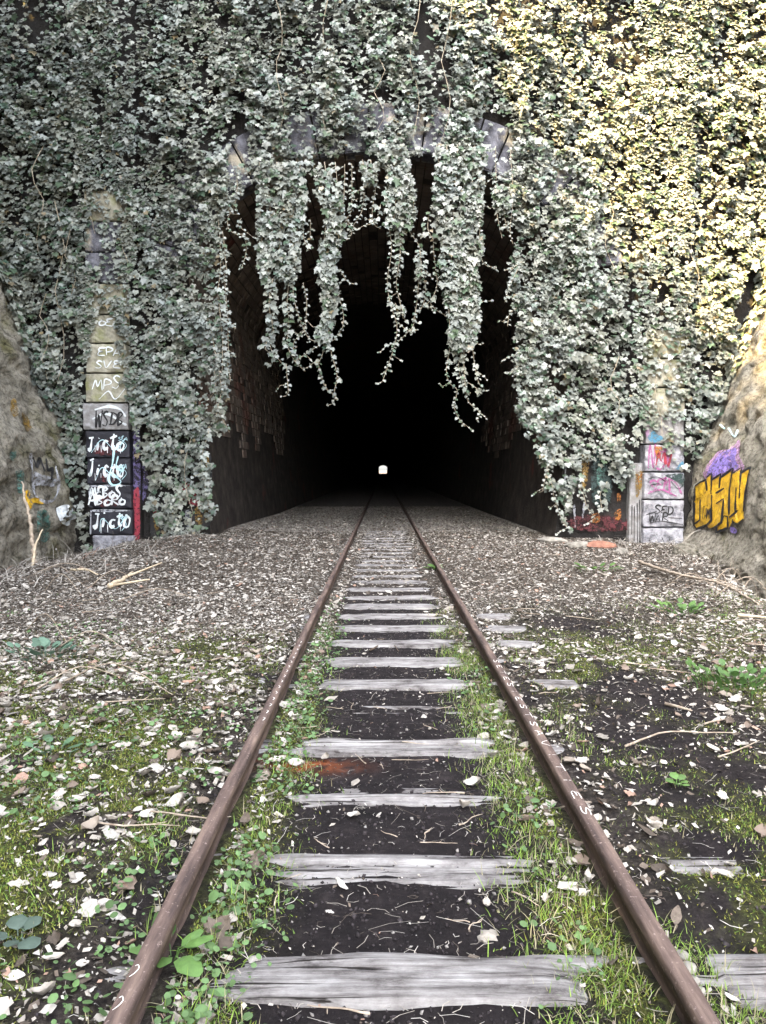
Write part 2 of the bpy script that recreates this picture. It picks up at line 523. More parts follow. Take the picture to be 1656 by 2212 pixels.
gx = seq([(-14, -7, 0.5), (-7, -1.6, 0.10), (-1.6, 1.8, 0.035), (1.8, 7, 0.10), (7, 14, 0.5)])
gy = seq([(-30, -2, 1.0), (-2, 1.4, 0.3), (1.4, 7.5, 0.04), (7.5, 19.2, 0.09)])
GX, GY = np.meshgrid(gx, gy)
GZ = terrain(GX, GY)
rustm = np.exp(-((GX + 0.42) / 0.22) ** 2 - ((GY - 3.93) / 0.07) ** 2) * sstep(0.35, 0.5, fbm(GX * 12, GY * 12, 77))
gcol = np.stack([np.clip(litter_d(GX, GY) * 1.1, 0, 1), moss_d(GX, GY) * 0.9 * sstep(0.30, 0.52, fbm(GX * 6, GY * 5, 621, 3)), rustm], -1).reshape(-1, 3)
tag(mobj('ground', np.stack([GX, GY, GZ], -1).reshape(-1, 3), grid_faces(len(gx), len(gy)), M['ground'], None, True, gcol), kind='structure')

# tunnel profile (half width at height z, crown by ellipse)
CROWN, SPRING, ARCH_A = 8.62, 5.85, 4.36
def profile(n_j=22, n_a=44, s=1.0):
    pts = []
    for k in range(n_j):
        z = -0.6 + (SPRING + 0.6) * k / n_j
        hw = 3.90 + (ARCH_A - 3.90) * (max(z, 0) / SPRING) ** 0.8
        pts.append((-hw * s, z))
    for k in range(n_a + 1):
        th = math.pi * (1 - k / n_a)
        pts.append((ARCH_A * s * math.cos(th), SPRING + (CROWN - SPRING) * s * math.sin(th)))
    for k in range(n_j - 1, -1, -1):
        x, z = pts[k]
        pts.append((-x, z))
    return pts
PROF = profile()
T_END = 812.0

# tunnel floor, far ground, hill above
M['ballast'] = rough_mat('pale_ballast', [(0.34, (0.03, 0.026, 0.024)), (0.5, (0.17, 0.155, 0.14)), (0.68, (0.40, 0.375, 0.345))], 16, 0.95, 1.0, 0.03, 30)
fx = np.linspace(-4.4, 4.4, 45)
fy = seq([(19.2, 40, 0.5), (40, 120, 5), (120, T_END, 60)])
FX, FY = np.meshgrid(fx, fy)
FZ = np.where(FY < 40, terrain(FX, np.minimum(FY, 19.2)) * sstep(30, 19.2, FY) - 0.02 * sstep(19.2, 30, FY), -0.02)
tag(mobj('tunnel_floor', np.stack([FX, FY, FZ], -1).reshape(-1, 3), grid_faces(len(fx), len(fy)), M['ballast'], None, True), kind='structure')
V = [(-400, T_END, -0.05), (400, T_END, -0.05), (400, 900, 3.2), (-400, 900, 3.2), (400, 3500, 5), (-400, 3500, 5)]
tag(mobj('far_ground', V, [(0, 1, 2, 3), (3, 2, 4, 5)], M['bark']), kind='structure')
V = [(-60, WY + 1.0, 13.2), (60, WY + 1.0, 13.2), (60, T_END - 1, 16), (-60, T_END - 1, 16)]
tag(mobj('hill', V, [(0, 1, 2, 3)], M['bark']), kind='structure')

# ------------------------------------------------------------------ rock faces on both sides of the cutting
def seam(z):
    z = np.asarray(z, float)
    return np.interp(z, [-2.0, 0.5, 1.7, 3.2, 5.0, 7.0, 13.5], [6.85, 6.85, 7.05, 7.62, 8.22, 8.6, 9.2])

def rock_x(y, z, side):
    sd = 100 if side > 0 else 200
    b = seam(z)
    nz = (fbm(np.asarray(y) * 0.35 + sd, np.asarray(z) * 0.45, sd, 3) - 0.5) * 0.3
    led = (vnoise(np.asarray(y) * 0.8 + 3, np.asarray(z) * 1.7, sd + 5) - 0.5) * 0.16
    rid = np.abs(fbm(np.asarray(y) * 1.1 + 5, np.asarray(z) * 1.3, sd + 13, 4) - 0.5)
    fine = (fbm(np.asarray(y) * 3, np.asarray(z) * 4, sd + 9, 4) - 0.5) * 0.26 - 0.6 * np.minimum(rid, 0.11) + 0.05 + 0.09 * (np.floor(3.2 * fbm(np.asarray(y) * 0.9, np.asarray(z) * 0.7 + 0.35 * np.asarray(y), sd + 21, 3)) - 1.0)
    if side > 0:
        keep = np.exp(-((np.asarray(y) - 15.9) / 1.8) ** 4 - ((np.asarray(z) - 0.9) / 1.1) ** 4)
        nz = nz * (1 - 0.75 * keep); led = led * (1 - 0.85 * keep); fine = fine * (1 - 0.8 * keep)
        under = 0.28 * sstep(0.35, -0.3, z)           # boulders bulge at the foot
        return b + nz + led + fine - under
    return -(b + 0.05 + nz + led + fine)

def rock_face(side, label):
    top = 13.3
    ys = seq([(-28, 6, 0.6), (6, 11, 0.15), (11, 17.8, 0.06)])
    zs = seq([(-2.0, 7.0, 0.06), (7.0, top, 0.25)])
    Y, Z = np.meshgrid(ys, zs)
    if side > 0:
        drop = sstep(12, 0, Y)
        Z = np.where(Z > 3, 3 + (Z - 3) * (1 - 0.8 * drop), Z)
    X = rock_x(Y, Z, side)
    V = np.stack([X, Y, Z], -1).reshape(-1, 3)
    F = grid_faces(len(ys), len(zs))
    if side > 0:
        F = F[:, ::-1]
    root = empty('rock_face', (side * 7.0, 15.5, 0), label, 'rock face')
    mobj('rock_surface', V, F, M['rock'], root, True)
    # ground on top of the cutting
    n = len(ys)
    e = V.reshape(len(zs), n, 3)[-1]
    o = e.copy(); o[:, 0] = side * 60; o[:, 2] += 1.0
    V2 = np.concatenate([e, o]); F2 = np.array([(i, i + 1, n + i + 1, n + i) for i in range(n - 1)])
    if side < 0:
        pass
    tag(mobj('hillside_right' if side > 0 else 'hillside_left', V2, F2, M['bark']), kind='structure')
    return root
rockR = rock_face(1, 'leaning rock face with yellow graffiti lettering beside the tunnel mouth')
rockL = rock_face(-1, 'mossy leaning rock face with faded grey and teal graffiti beside black painted pilaster')

# surfaces that paint goes on: picture point -> point on the surface
def rays(px, py):
    px = np.asarray(px, float); py = np.asarray(py, float)
    u = (px - 828) / FPX; v = (1106 - py) / FPX
    return u, math.cos(PITCH) + v * math.sin(PITCH), -math.sin(PITCH) + v * math.cos(PITCH)

def s_planeY(Y):
    def f(px, py, off):
        a, b, c = rays(px, py)
        t = Y / b
        return np.stack([a * t, np.full(t.shape, Y - off), CAM_H + c * t], -1)
    return f

def s_rock(side):
    def f(px, py, off):
        a, b, c = rays(px, py)
        lo, hi = 9.0 / b, 18.5 / b
        for _ in range(22):
            m = 0.5 * (lo + hi)
            inside = (a * m - rock_x(b * m, CAM_H + c * m, side)) * side < 0
            lo = np.where(inside, m, lo); hi = np.where(inside, hi, m)
        return np.stack([a * lo - side * off, b * lo - off * 0.6, CAM_H + c * lo], -1)
    return f

def poly_paint(name, parent, surf, pts, mat, off=0.004, cuts=0, jitter=0.0, rounded=True):
    bm = bmesh.new()
    if rounded:
        q = list(pts) + [pts[0]]
        pts = [tuple(p) for p in resample(q, 4.0)][:-1]
        jitter = max(jitter, 0.7)
    vs_ = [bm.verts.new((x + random.uniform(-jitter, jitter), y + random.uniform(-jitter, jitter), 0)) for x, y in pts]
    es = [bm.edges.new((vs_[i], vs_[(i + 1) % len(vs_)])) for i in range(len(vs_))]
    bmesh.ops.triangle_fill(bm, edges=es, use_beauty=True)
    for _ in range(cuts):
        bmesh.ops.subdivide_edges(bm, edges=bm.edges[:], cuts=1, use_grid_fill=True)
    vl = list(bm.verts)
    q = surf([v.co.x for v in vl], [v.co.y for v in vl], off)
    for v, c_ in zip(vl, q):
        v.co = c_
    return bobj(name, bm, mat, parent)

def stroke_geo(surf, pts, wd, off, step=3.0, smooth=True):
    p = resample(pts, step) if smooth and len(pts) > 2 else [np.array(q, float) for q in pts]
    if not (smooth and len(pts) > 2):
        q = []
        for i in range(len(p) - 1):
            n = max(1, int(np.linalg.norm(p[i + 1] - p[i]) / (step * 2)))
            q += [p[i] + (p[i + 1] - p[i]) * k / n for k in range(n)]
        p = q + [p[-1]]
    V = []
    n = len(p)
    for i in range(n):
        d = p[min(i + 1, n - 1)] - p[max(i - 1, 0)]
        d = d / (np.linalg.norm(d) + 1e-9)
        nn = np.array([-d[1], d[0]]) * wd * 0.5 * (0.6 if i in (0, n - 1) else 0.85 + 0.35 * math.sin(i * 0.35 + len(pts))) * random.uniform(0.92, 1.08)
        V.append(p[i] + nn); V.append(p[i] - nn)
    V = np.array(V)
    V = surf(V[:, 0], V[:, 1], off)
    F = [(2 * i, 2 * i + 1, 2 * i + 3, 2 * i + 2) for i in range(n - 1)]
    return V, F

def strokes(name, parent, surf, lines, wd, mat, off=0.006, smooth=True, step=3.0):
    V, F = merge([stroke_geo(surf, l, wd, off + 0.0004 * i, step, smooth) for i, l in enumerate(lines)])
    return mobj(name, V, F, mat, parent)

LET = {
 'J': [[(.05, .95), (.55, 1.0)], [(.35, .97), (.36, .4), (.22, .05), (.0, .25)]],
 'i': [[(.3, .55), (.28, .02)], [(.33, .8), (.35, .72)]],
 'c': [[(.7, .55), (.35, .62), (.12, .3), (.35, .0), (.72, .12)]],
 't': [[(.4, 1.0), (.36, .3), (.55, .02), (.8, .12)], [(.0, .72), (.85, .82)]],
 'o': [[(.45, .6), (.12, .4), (.25, .03), (.65, .05), (.8, .4), (.45, .6), (.3, .7)]],
 's': [[(.75, .9), (.3, 1.0), (.15, .7), (.65, .45), (.6, .1), (.05, .05)]],
 'E': [[(.8, .95), (.25, .9), (.2, .6), (.55, .52), (.15, .45), (.15, .08), (.8, .02)]],
 'D': [[(.2, 1.0), (.15, .0)], [(.0, .98), (.6, .92), (.9, .5), (.55, .05), (.0, .02)]],
 'W': [[(.0, 1.0), (.2, .0), (.42, .7), (.65, .0), (.9, 1.0)]],
 'A': [[(.0, .0), (.4, 1.0), (.75, .0)], [(.1, .35), (.7, .4)]],
 'R': [[(.1, .0), (.15, 1.0), (.65, .85), (.6, .55), (.15, .5), (.8, .0)]],
 'T': [[(.0, .95), (.9, 1.0)], [(.45, .98), (.4, .0)]],
 'S': [[(.85, .85), (.45, 1.0), (.15, .8), (.4, .55), (.75, .3), (.5, .02), (.05, .12)]],
 'M': [[(.0, .0), (.15, 1.0), (.4, .4), (.65, 1.0), (.85, .0)]],
 'P': [[(.15, .0), (.15, 1.0), (.7, .85), (.6, .5), (.15, .45)]],
 'N': [[(.05, .0), (.1, 1.0), (.65, .05), (.7, 1.0)]],
 'B': [[(.15, .0), (.15, 1.0), (.65, .85), (.2, .55), (.75, .3), (.15, .0)]],
 'F': [[(.2, .0), (.2, 1.0), (.8, .95)], [(.2, .55), (.65, .55)]],
 'I': [[(.4, .0), (.42, 1.0)]],
 'V': [[(.0, 1.0), (.35, .0), (.75, 1.0)]],
 ' ': [],
}
def word(text, x0, y0, x1, h, rise=0.0, slant=0.15):
    """strokes of a word in picture units, baseline from (x0, y0) to (x1, y0 - rise)"""
    adv = (x1 - x0) / len(text)
    out = []
    for k, ch in enumerate(text):
        sh = random.uniform(-0.06, 0.10); hs = random.uniform(0.8, 1.25); ws = random.uniform(0.95, 1.35)
        for l in LET[ch]:
            out.append([(x0 + adv * (k + ws * a + random.uniform(-.06, .06)) + slant * b * h * 0.6,
                         y0 - rise * (k + a) / len(text) - (sh + b * hs + random.uniform(-.05, .05)) * h) for a, b in l])
    return out

# ------------------------------------------------------------------ tunnel
tunnel = empty('railway_tunnel', (0, WY + 6, 0), 'long dark stone vaulted railway tunnel with a speck of daylight at its end', 'tunnel')
ys = seq([(WY - 0.02, 40, 1.5), (40, 100, 10), (100, T_END, 89)])
prof = np.array(PROF)
V = np.array([(x, y, z) for y in ys for x, z in prof])
F = grid_faces(len(prof), len(ys))
mobj('lining', V, F, M['mortar'], tunnel, True)
# coursed vault stones standing proud of the lining for the first metres
pl = prof.copy()
seglen = np.hypot(*np.diff(pl, axis=0).T)
cum = np.concatenate([[0], np.cumsum(seglen)])
def prof_at(s):
    i = min(max(np.searchsorted(cum, s) - 1, 0), len(pl) - 2)
    t = (s - cum[i]) / seglen[i]
    p = pl[i] * (1 - t) + pl[i + 1] * t
    d = (pl[i + 1] - pl[i]) / seglen[i]
    return p, d
blocks = []
s = 0.5
row = 0
while s < cum[-1] - 0.5:
    h = random.uniform(0.20, 0.27)
    y = WY + 0.03 + (0.0 if row % 2 else 0.22)
    while y < WY + 15:
        L = random.uniform(0.34, 0.58)
        pz_ = prof_at(s)[0][1]
        if random.random() > 0.10 and pz_ > 1.6 + 1.6 * float(vnoise(y * 0.8, s * 0.3, 91)):
            blocks.append((s, h, y, L))
        y += L
    s += h; row += 1
def block_geo(s, h, y, L):
    g = 0.014
    p0, d0 = prof_at(s + g); p1, d1 = prof_at(s + h - g)
    n0 = np.array([d0[1], -d0[0]]); n1 = np.array([d1[1], -d1[0]])
    if n0.dot(np.array([0, 3.0]) - p0) < 0:
        n0, n1 = -n0, -n1
    pr = random.uniform(0.012, 0.05)
    ya, yb = y + g, y + L - g
    V = []
    for (p, n) in ((p0, n0), (p1, n1)):
        for yy in (ya, yb):
            V.append((p[0] - n[0] * 0.03, yy, p[1] - n[1] * 0.03))
            q = p + n * (pr + random.uniform(-0.01, 0.01))
            V.append((q[0], yy + (0.012 if yy == ya else -0.012), q[1]))
    F = [(1, 3, 7, 5), (0, 1, 5, 4), (2, 6, 7, 3), (0, 2, 3, 1), (4, 5, 7, 6)]
    return V, F
def block_rank(b):
    s_, h, y, L = b
    p, d = prof_at(s_ + h / 2)
    return y + (3 if abs(p[0]) > 4.0 and p[1] > 2.5 else 0)
blocks.sort(key=block_rank)
for b in blocks[:290]:
    v, f = block_geo(*b)
    mobj('vault_stone', v, f, M['lining'], tunnel)
V, F = merge([block_geo(*b) for b in blocks[290:]])
tag(mobj('vault_stones', V, F, M['lining'], tunnel), kind='stuff')

# ------------------------------------------------------------------ portal wall
portal = empty('portal_wall', (0, WY, 0), 'tall sooty stone tunnel portal with graffitied pilasters under thick ivy', 'wall')
# wall face with the arch cut out: strips between the arch and the outer edge
ap = np.array(PROF)
outer = []
for x, z in ap:
    a = math.atan2(z - 3.0, x)
    # push outward to the frame of the wall
    dx, dz = math.cos(a), math.sin(a)
    t = min((10.5 / abs(dx)) if abs(dx) > 1e-6 else 1e9, (10.4 / dz) if dz > 1e-6 else 1e9, (4.2 / -dz) if dz < -1e-6 else 1e9)
    outer.append((dx * t, 3.0 + dz * t))
outer = np.array(outer)
outer[0] = (-10.5, -1.2); outer[-1] = (10.5, -1.2)
rings = 26
Vw = []
for k in range(rings):
    t = k / (rings - 1)
    p = ap * (1 - t) + outer * t
    dep = (fbm(p[:, 0] * 2.2, p[:, 1] * 2.2, 301) - 0.5) * 0.10 * (1 if 0 < k else 0)
    Vw.append(np.stack([p[:, 0], WY - dep, p[:, 1]], -1))
Vw = np.concatenate(Vw)
mobj('wall_face', Vw, grid_faces(len(ap), rings)[:, ::-1], M['wall'], portal, True)
box_v = [(-10.5, WY + 0.05, 13.3), (10.5, WY + 0.05, 13.3), (10.5, WY + 1.2, 13.3), (-10.5, WY + 1.2, 13.3)]
mobj('coping', box_v, [(0, 1, 2, 3)], M['wall'], portal)

def bevel_box(x0, x1, y0, y1, z0, z1, bev=0.015, warp=0.006, cuts=1):
    bm = bmesh.new()
    bmesh.ops.create_cube(bm, size=1)
    for v in bm.verts:
        v.co = Vector(((x0 + x1) / 2 + v.co.x * (x1 - x0), (y0 + y1) / 2 + v.co.y * (y1 - y0), (z0 + z1) / 2 + v.co.z * (z1 - z0)))
    bmesh.ops.bevel(bm, geom=bm.edges[:], offset=bev, segments=cuts, affect='EDGES', profile=0.6)
    bmesh.ops.subdivide_edges(bm, edges=[e for e in bm.edges if e.calc_length() > 0.12], cuts=9, use_grid_fill=True)
    sd = random.randrange(999)
    cx, cz = (x0 + x1) / 2, (z0 + z1) / 2
    for v in bm.verts:
        n_ = float(fbm(v.co.x * 7 + sd, v.co.z * 7 + v.co.y * 5, sd, 3)) - 0.5
        ex = max(0, abs(v.co.x - cx) / ((x1 - x0) / 2) - 0.86) / 0.14; ez = max(0, abs(v.co.z - cz) / ((z1 - z0) / 2) - 0.80) / 0.20
        chip = max(ex, ez) * max(0, float(vnoise(v.co.x * 9 + sd, v.co.z * 9, sd + 3)) - 0.45) * 0.11
        v.co += Vector((0, 0.014 * n_ + chip, 0)) + Vector([random.uniform(-warp, warp) * 0.5 for _ in range(3)])
    return bm

# arch ring
NV = 23
for k in range(NV):
    t0 = math.pi * (0.02 + 0.96 * k / NV); t1 = math.pi * (0.02 + 0.96 * (k + 1) / NV)
    g = 0.0045
    t0 += g; t1 -= g
    bm = bmesh.new()
    ring = []
    pr = random.uniform(0.13, 0.17)
    for yy in (WY - pr, WY + 0.35):
        for (t, s_) in ((t0, 0), ((t0 + t1) / 2, 0), (t1, 0), (t1, 1), ((t0 + t1) / 2, 1), (t0, 1)):
            c, sn = math.cos(t), math.sin(t)
            x, z = ARCH_A * c, SPRING + (CROWN - SPRING) * sn
            nx, nz = c / ARCH_A, sn / (CROWN - SPRING)
            l = math.hypot(nx, nz); nx /= l; nz /= l
            q = 1.0 if s_ else -0.03
            ring.append(bm.verts.new((x + nx * q, yy, z + nz * q)))
    a = ring[:6]; b = ring[6:]
    bm.faces.new(a); bm.faces.new(b[::-1])
    for i in range(6):
        bm.faces.new((a[i], b[i], b[(i + 1) % 6], a[(i + 1) % 6]))
    bmesh.ops.recalc_face_normals(bm, faces=bm.faces[:])
    bmesh.ops.bevel(bm, geom=[e for e in bm.edges if all(v.co.y < WY for v in e.verts)], offset=0.03, segments=2, affect='EDGES')
    bobj('voussoir', bm, M['voussoir'], portal)

# pilasters: stacked blocks
PY = 17.08
def px_x(px, Y=PY): return on_wall(px, 1020, Y)[0]
def py_z(py, Y=PY): return on_wall(828, py, Y)[1]
left_rows = [(1192, 1157, 'ashlar_white', 196, 285), (1155, 1101, 'ashlar_black', 194, 284), (1099, 1047, 'ashlar_black', 190, 282), (1045, 990, 'ashlar_black', 188, 281),
             (988, 931, 'ashlar_black', 186, 280), (928, 871, 'ashlar_grey', 181, 279), (868, 807, 'ashlar', 188, 276), (804, 742, 'ashlar', 190, 275),
             (739, 680, 'ashlar', 192, 274), (677, 612, 'ashlar', 192, 273), (609, 545, 'voussoir', 192, 272), (542, 478, 'voussoir', 192, 272), (475, 410, 'ashlar', 192, 272)]
left_blocks = []
for (b, t, m, xa, xb) in left_rows:
    z0, z1 = py_z(b), py_z(t)
    bm = bevel_box(px_x(xa), px_x(xb), PY + random.uniform(0, 0.02), WY + 0.1, z0, z1, 0.025, 0.008, 2)
    left_blocks.append(bobj('pilaster_block', bm, M[m], portal))
right_rows = [(1198, 1141, 'ashlar_white', 1394, 1482), (1138, 1081, 'ashlar_white', 1393, 1481), (1078, 1021, 'ashlar_white', 1394, 1480), (1018, 961, 'ashlar_white', 1395, 1479),
              (958, 900, 'ashlar_grey', 1396, 1478), (897, 838, 'ashlar', 1396, 1478), (835, 775, 'ashlar', 1397, 1478), (772, 712, 'ashlar', 1397, 1478)]
right_blocks = []
for (b, t, m, xa, xb) in right_rows:
    z0, z1 = py_z(b), py_z(t)
    bm = bevel_box(px_x(xa), px_x(xb), PY + random.uniform(0, 0.02), WY + 0.1, z0, z1, 0.025, 0.008, 2)
    right_blocks.append(bobj('pilaster_block', bm, M[m], portal))
# narrower set-back strips beside the pilasters
for (xa, xb, m, zt) in ((1362, 1390, 'ashlar_grey', 1000), (288, 303, 'wall', 860)):
    bm = bevel_box(px_x(xa, 17.25), px_x(xb, 17.25), 17.25, WY + 0.1, -0.5, py_z(zt, 17.25), 0.02, 0.006, 2)
    bobj('pilaster_return', bm, M[m], portal)

# graffiti on the left pilaster
SP = s_planeY(PY)
lb = left_blocks
def gp(name, blk, pts, mat, off=0.012): return poly_paint(name, blk, SP, pts, M[mat], off)
def child_paint(o): return o
for blk, (y0, y1, x0, x1) in ((lb[4], (985, 934, 188, 277)), (lb[3], (1043, 994, 190, 277)), (lb[2], (1096, 1051, 192, 278))):
    cx = (x0 + x1) / 2
    poly_paint('red_paint', blk, SP, [(cx - 25, y0 - 4), (cx + 16, y0 - 3), (cx + 20, y0 - 22), (cx + 2, y0 - 36), (cx - 8, y0 - 26), (cx - 28, y0 - 18)], M['p_red'], 0.010, 0, 3)
strokes('white_tag', lb[4], SP, word('Jicto', 190, 975, 268, 34, 2), 6.0, M['p_white'], 0.014)
strokes('white_tag', lb[3], SP, word('Jicto', 192, 1032, 268, 32, 2), 6.0, M['p_white'], 0.014)
strokes('white_tag', lb[2], SP, word('MEBoS', 194, 1078, 262, 22, 4) + word('ABoRo', 192, 1092, 272, 22, 2), 4.6, M['p_white'], 0.014)
strokes('white_tag', lb[1], SP, word('Jicto', 202, 1143, 282, 34, 4), 6.0, M['p_white'], 0.014)
strokes('pale_blue_tag', lb[3], SP, [[(248, 962), (244, 1000), (236, 1035), (246, 1048), (262, 1040), (240, 1020)], [(256, 985), (252, 1010), (268, 1018)]], 4.5, M['p_cyan'], 0.020)
for q, (bk, yb) in enumerate(((lb[4], 958), (lb[3], 1018), (lb[1], 1128))):
    strokes('thin_tag', bk, SP, [[(198 + 9 * q, yb + 20), (222, yb - 8), (250, yb + 14), (272, yb - 12)], [(262, yb - 10), (274, yb + 4), (264, yb + 18)]] + word('SEA', 256, yb - 6, 276, 8), 1.6, M['p_cyan'], 0.024)
    strokes('drip', bk, SP, [[(x_, yb + 4), (x_ + random.uniform(-1, 1), yb + random.uniform(14, 24))] for x_ in (206, 219, 233, 247, 261)], 1.5, M['p_white'], 0.020, False)
strokes('dark_tag', lb[5], SP, word('WSDb'.replace('b', 'B'), 205, 922, 268, 30, 4), 4.2, M['p_black'], 0.014)
strokes('white_tag', lb[5], SP, [[(205, 885), (235, 878), (260, 884), (272, 900)], [(200, 905), (230, 893), (262, 912), (274, 918)]], 6, M['p_white'], 0.011)
strokes('white_tag', lb[6], SP, word('MPS', 200, 842, 262, 26) + [[(215, 862), (235, 845), (250, 862), (272, 838)]], 2.6, M['p_white'], 0.014)
strokes('white_tag', lb[7], SP, word('EPA', 210, 768, 262, 18) + word('SVE', 205, 794, 262, 18), 3.0, M['p_white'], 0.014)
strokes('white_tag', lb[8], SP, word('oEo', 212, 704, 258, 14), 3.0, M['p_white'], 0.014)
strokes('white_outline', lb[1], SP, [[(196, 1154), (197, 1103), (281, 1103)]], 5, M['p_grey'], 0.013, False)
strokes('white_outline', lb[2], SP, [[(193, 1096), (193, 1050), (280, 1049)]], 4, M['p_grey'], 0.013, False)
# flank of the left pilaster: purple and crimson paint
SF = s_planeY(17.25)
poly_paint('purple_paint', portal, SF, [(288, 930), (302, 925), (303, 1075), (289, 1075)], M['p_purple'], 0.010)
poly_paint('crimson_paint', portal, SF, [(289, 1060), (301, 1058), (302, 1160), (290, 1165)], M['p_crimson'], 0.012)
SW = s_planeY(WY)
poly_paint('purple_paint', portal, SW, [(305, 1000), (318, 1010), (322, 1050), (312, 1085), (305, 1090)], M['p_purple'], 0.075)
# wall left of the mouth: yellow, red and black lettering half hidden by leaves
poly_paint('black_paint', portal, SW, [(325, 1085), (348, 1080), (352, 1150), (330, 1160)], M['p_black'], 0.07)
poly_paint('red_paint', portal, SW, [(331, 1090), (339, 1088), (341, 1106), (333, 1108)], M['p_crimson'], 0.078)
poly_paint('yellow_paint', portal, SW, [(333, 1109), (342, 1107), (348, 1135), (340, 1146), (335, 1132)], M['p_ochre'], 0.078)
poly_paint('black_paint', portal, SW, [(438, 985), (449, 976), (458, 988), (458, 1060), (440, 1062)], M['p_black'], 0.065)
poly_paint('yellow_paint', portal, SW, [(440, 992), (449, 984), (455, 993), (455, 1018), (442, 1026)], M['p_ochre'], 0.075)
poly_paint('red_paint', portal, SW, [(438, 1036), (448, 1030), (456, 1046), (455, 1060), (442, 1058)], M['p_crimson'], 0.075)
poly_paint('red_paint', portal, SW, [(398, 1035), (412, 1045), (432, 1070), (438, 1090), (418, 1092), (400, 1080), (390, 1066)], M['p_crimson'], 0.065)
poly_paint('black_paint', portal, SW, [(395, 1100), (458, 1096), (456, 1132), (420, 1145), (398, 1140)], M['p_black'], 0.062)
poly_paint('yellow_paint', portal, SW, [(422, 1098), (436, 1094), (440, 1126), (430, 1136), (424, 1124)], M['p_ochre'], 0.072)
poly_paint('yellow_paint', portal, SW, [(442, 1096), (456, 1100), (455, 1118), (446, 1128)], M['p_ochre'], 0.072)
poly_paint('pale_paint', portal, SW, [(402, 1104), (412, 1102), (414, 1136), (404, 1136)], M['p_grey'], 0.072)

# graffiti on the right pilaster
rb = right_blocks
strokes('magenta_tag', rb[2], SP, word('SEM', 1400, 1062, 1450, 28, 2) + [[(1400, 1066), (1430, 1058), (1462, 1072)], [(1448, 1035), (1462, 1045), (1474, 1068)]], 4.0, M['p_magenta'], 0.014)
poly_paint('grey_green_paint', rb[2], SP, [(1436, 1026), (1476, 1024), (1476, 1052), (1462, 1040), (1448, 1034)], M['p_darkteal'], 0.011)
strokes('black_tag', rb[2], SP, [[(1400, 1035), (1420, 1030), (1438, 1040)], [(1405, 1048), (1425, 1044)], [(1450, 1040), (1466, 1056), (1474, 1050)]], 2.2, M['p_black'], 0.016)
strokes('black_tag', rb[1], SP, word('SED', 1412, 1110, 1456, 20, 0) + word('WAR', 1402, 1126, 1444, 15, 0), 3.0, M['p_black'], 0.014)
strokes('black_tag', rb[1], SP, [[(1404, 1130), (1430, 1126), (1476, 1133)], [(1396, 1112), (1420, 1104)], [(1444, 1118), (1474, 1120)]], 2.0, M['p_black'], 0.016)
strokes('magenta_tag', rb[3], SP, word('NSN', 1400, 1012, 1450, 42, 0), 3.6, M['p_magenta'], 0.013)
strokes('red_tag', rb[3], SP, word('MV', 1418, 1006, 1452, 28, 0), 4.4, M['p_crimson'], 0.016)
poly_paint('orange_paint', rb[3], SP, [(1413, 965), (1430, 964), (1428, 985), (1420, 992), (1416, 980)], M['p_orange'], 0.015)
poly_paint('blue_paint', rb[3], SP, [(1460, 1014), (1476, 996), (1477, 1014)], M['p_blue'], 0.015)
poly_paint('blue_paint', rb[4], SP, [(1400, 945), (1412, 930), (1422, 940), (1436, 944), (1424, 954), (1408, 955)], M['p_blue'], 0.015)
poly_paint('pink_paint', rb[4], SP, [(1394, 905), (1404, 903), (1402, 940), (1395, 942)], M['p_pink'], 0.014)
strokes('grey_tag', rb[0], SP, [[(1408, 1152), (1424, 1156)], [(1418, 1154), (1422, 1172), (1410, 1176)], [(1456, 1166), (1462, 1174), (1455, 1180), (1450, 1172), (1456, 1166)]], 3.0, M['p_grey'], 0.014)
strokes('black_tag', rb[0], SP, [[(1402, 1165), (1412, 1180)], [(1430, 1160), (1440, 1178), (1448, 1162)]], 1.8, M['p_black'], 0.016)
poly_paint('orange_paint', portal, SF, [(1373, 1020), (1389, 1018), (1389, 1045), (1380, 1070), (1374, 1072)], M['p_ochre'], 0.012)
strokes('orange_paint', portal, SF, [[(1378, 1022), (1380, 1048)], [(1386, 1020), (1386, 1040)]], 4, M['p_orange'], 0.015)
strokes('black_drips', portal, SF, [[(x, 1075 + random.uniform(0, 20)), (x + random.uniform(-2, 2), 1165 + random.uniform(-20, 20))] for x in (1366, 1371, 1377, 1382, 1387)], 2.5, M['p_black'], 0.012, False)
# recessed wall right of the mouth
poly_paint('dark_teal_paint', portal, SW, [(1278, 985), (1300, 978), (1318, 990), (1320, 1060), (1312, 1090), (1285, 1092), (1276, 1060)], M['p_darkteal'], 0.065, 0, 2)
poly_paint('teal_paint', portal, SW, [(1288, 975), (1302, 970), (1304, 1035), (1290, 1045)], M['p_teal'], 0.075)
poly_paint('ochre_paint', portal, SW, [(1255, 990), (1272, 985), (1268, 1040), (1258, 1055)], M['p_ochre'], 0.065)
poly_paint('red_paint', portal, SW, [(1215, 1118), (1290, 1112), (1356, 1122), (1358, 1142), (1290, 1148), (1222, 1138)], M['p_red'], 0.065, 0, 2)
poly_paint('orange_paint', portal, SW, [(1275, 1112), (1292, 1108), (1294, 1126), (1278, 1128)], M['p_orange'], 0.075)
poly_paint('orange_paint', portal, SW, [(1331, 1068), (1338, 1062), (1340, 1080), (1334, 1084)], M['p_orange'], 0.07)
poly_paint('orange_paint', portal, SW, [(1326, 1108), (1338, 1098), (1340, 1118), (1330, 1124)], M['p_orange'], 0.075)
strokes('grey_streaks', portal, SW, [[(1222, 1000), (1220, 1050), (1226, 1090)], [(1262, 1085), (1258, 1120)], [(1240, 1090), (1242, 1140)]], 5, M['p_grey'], 0.062)

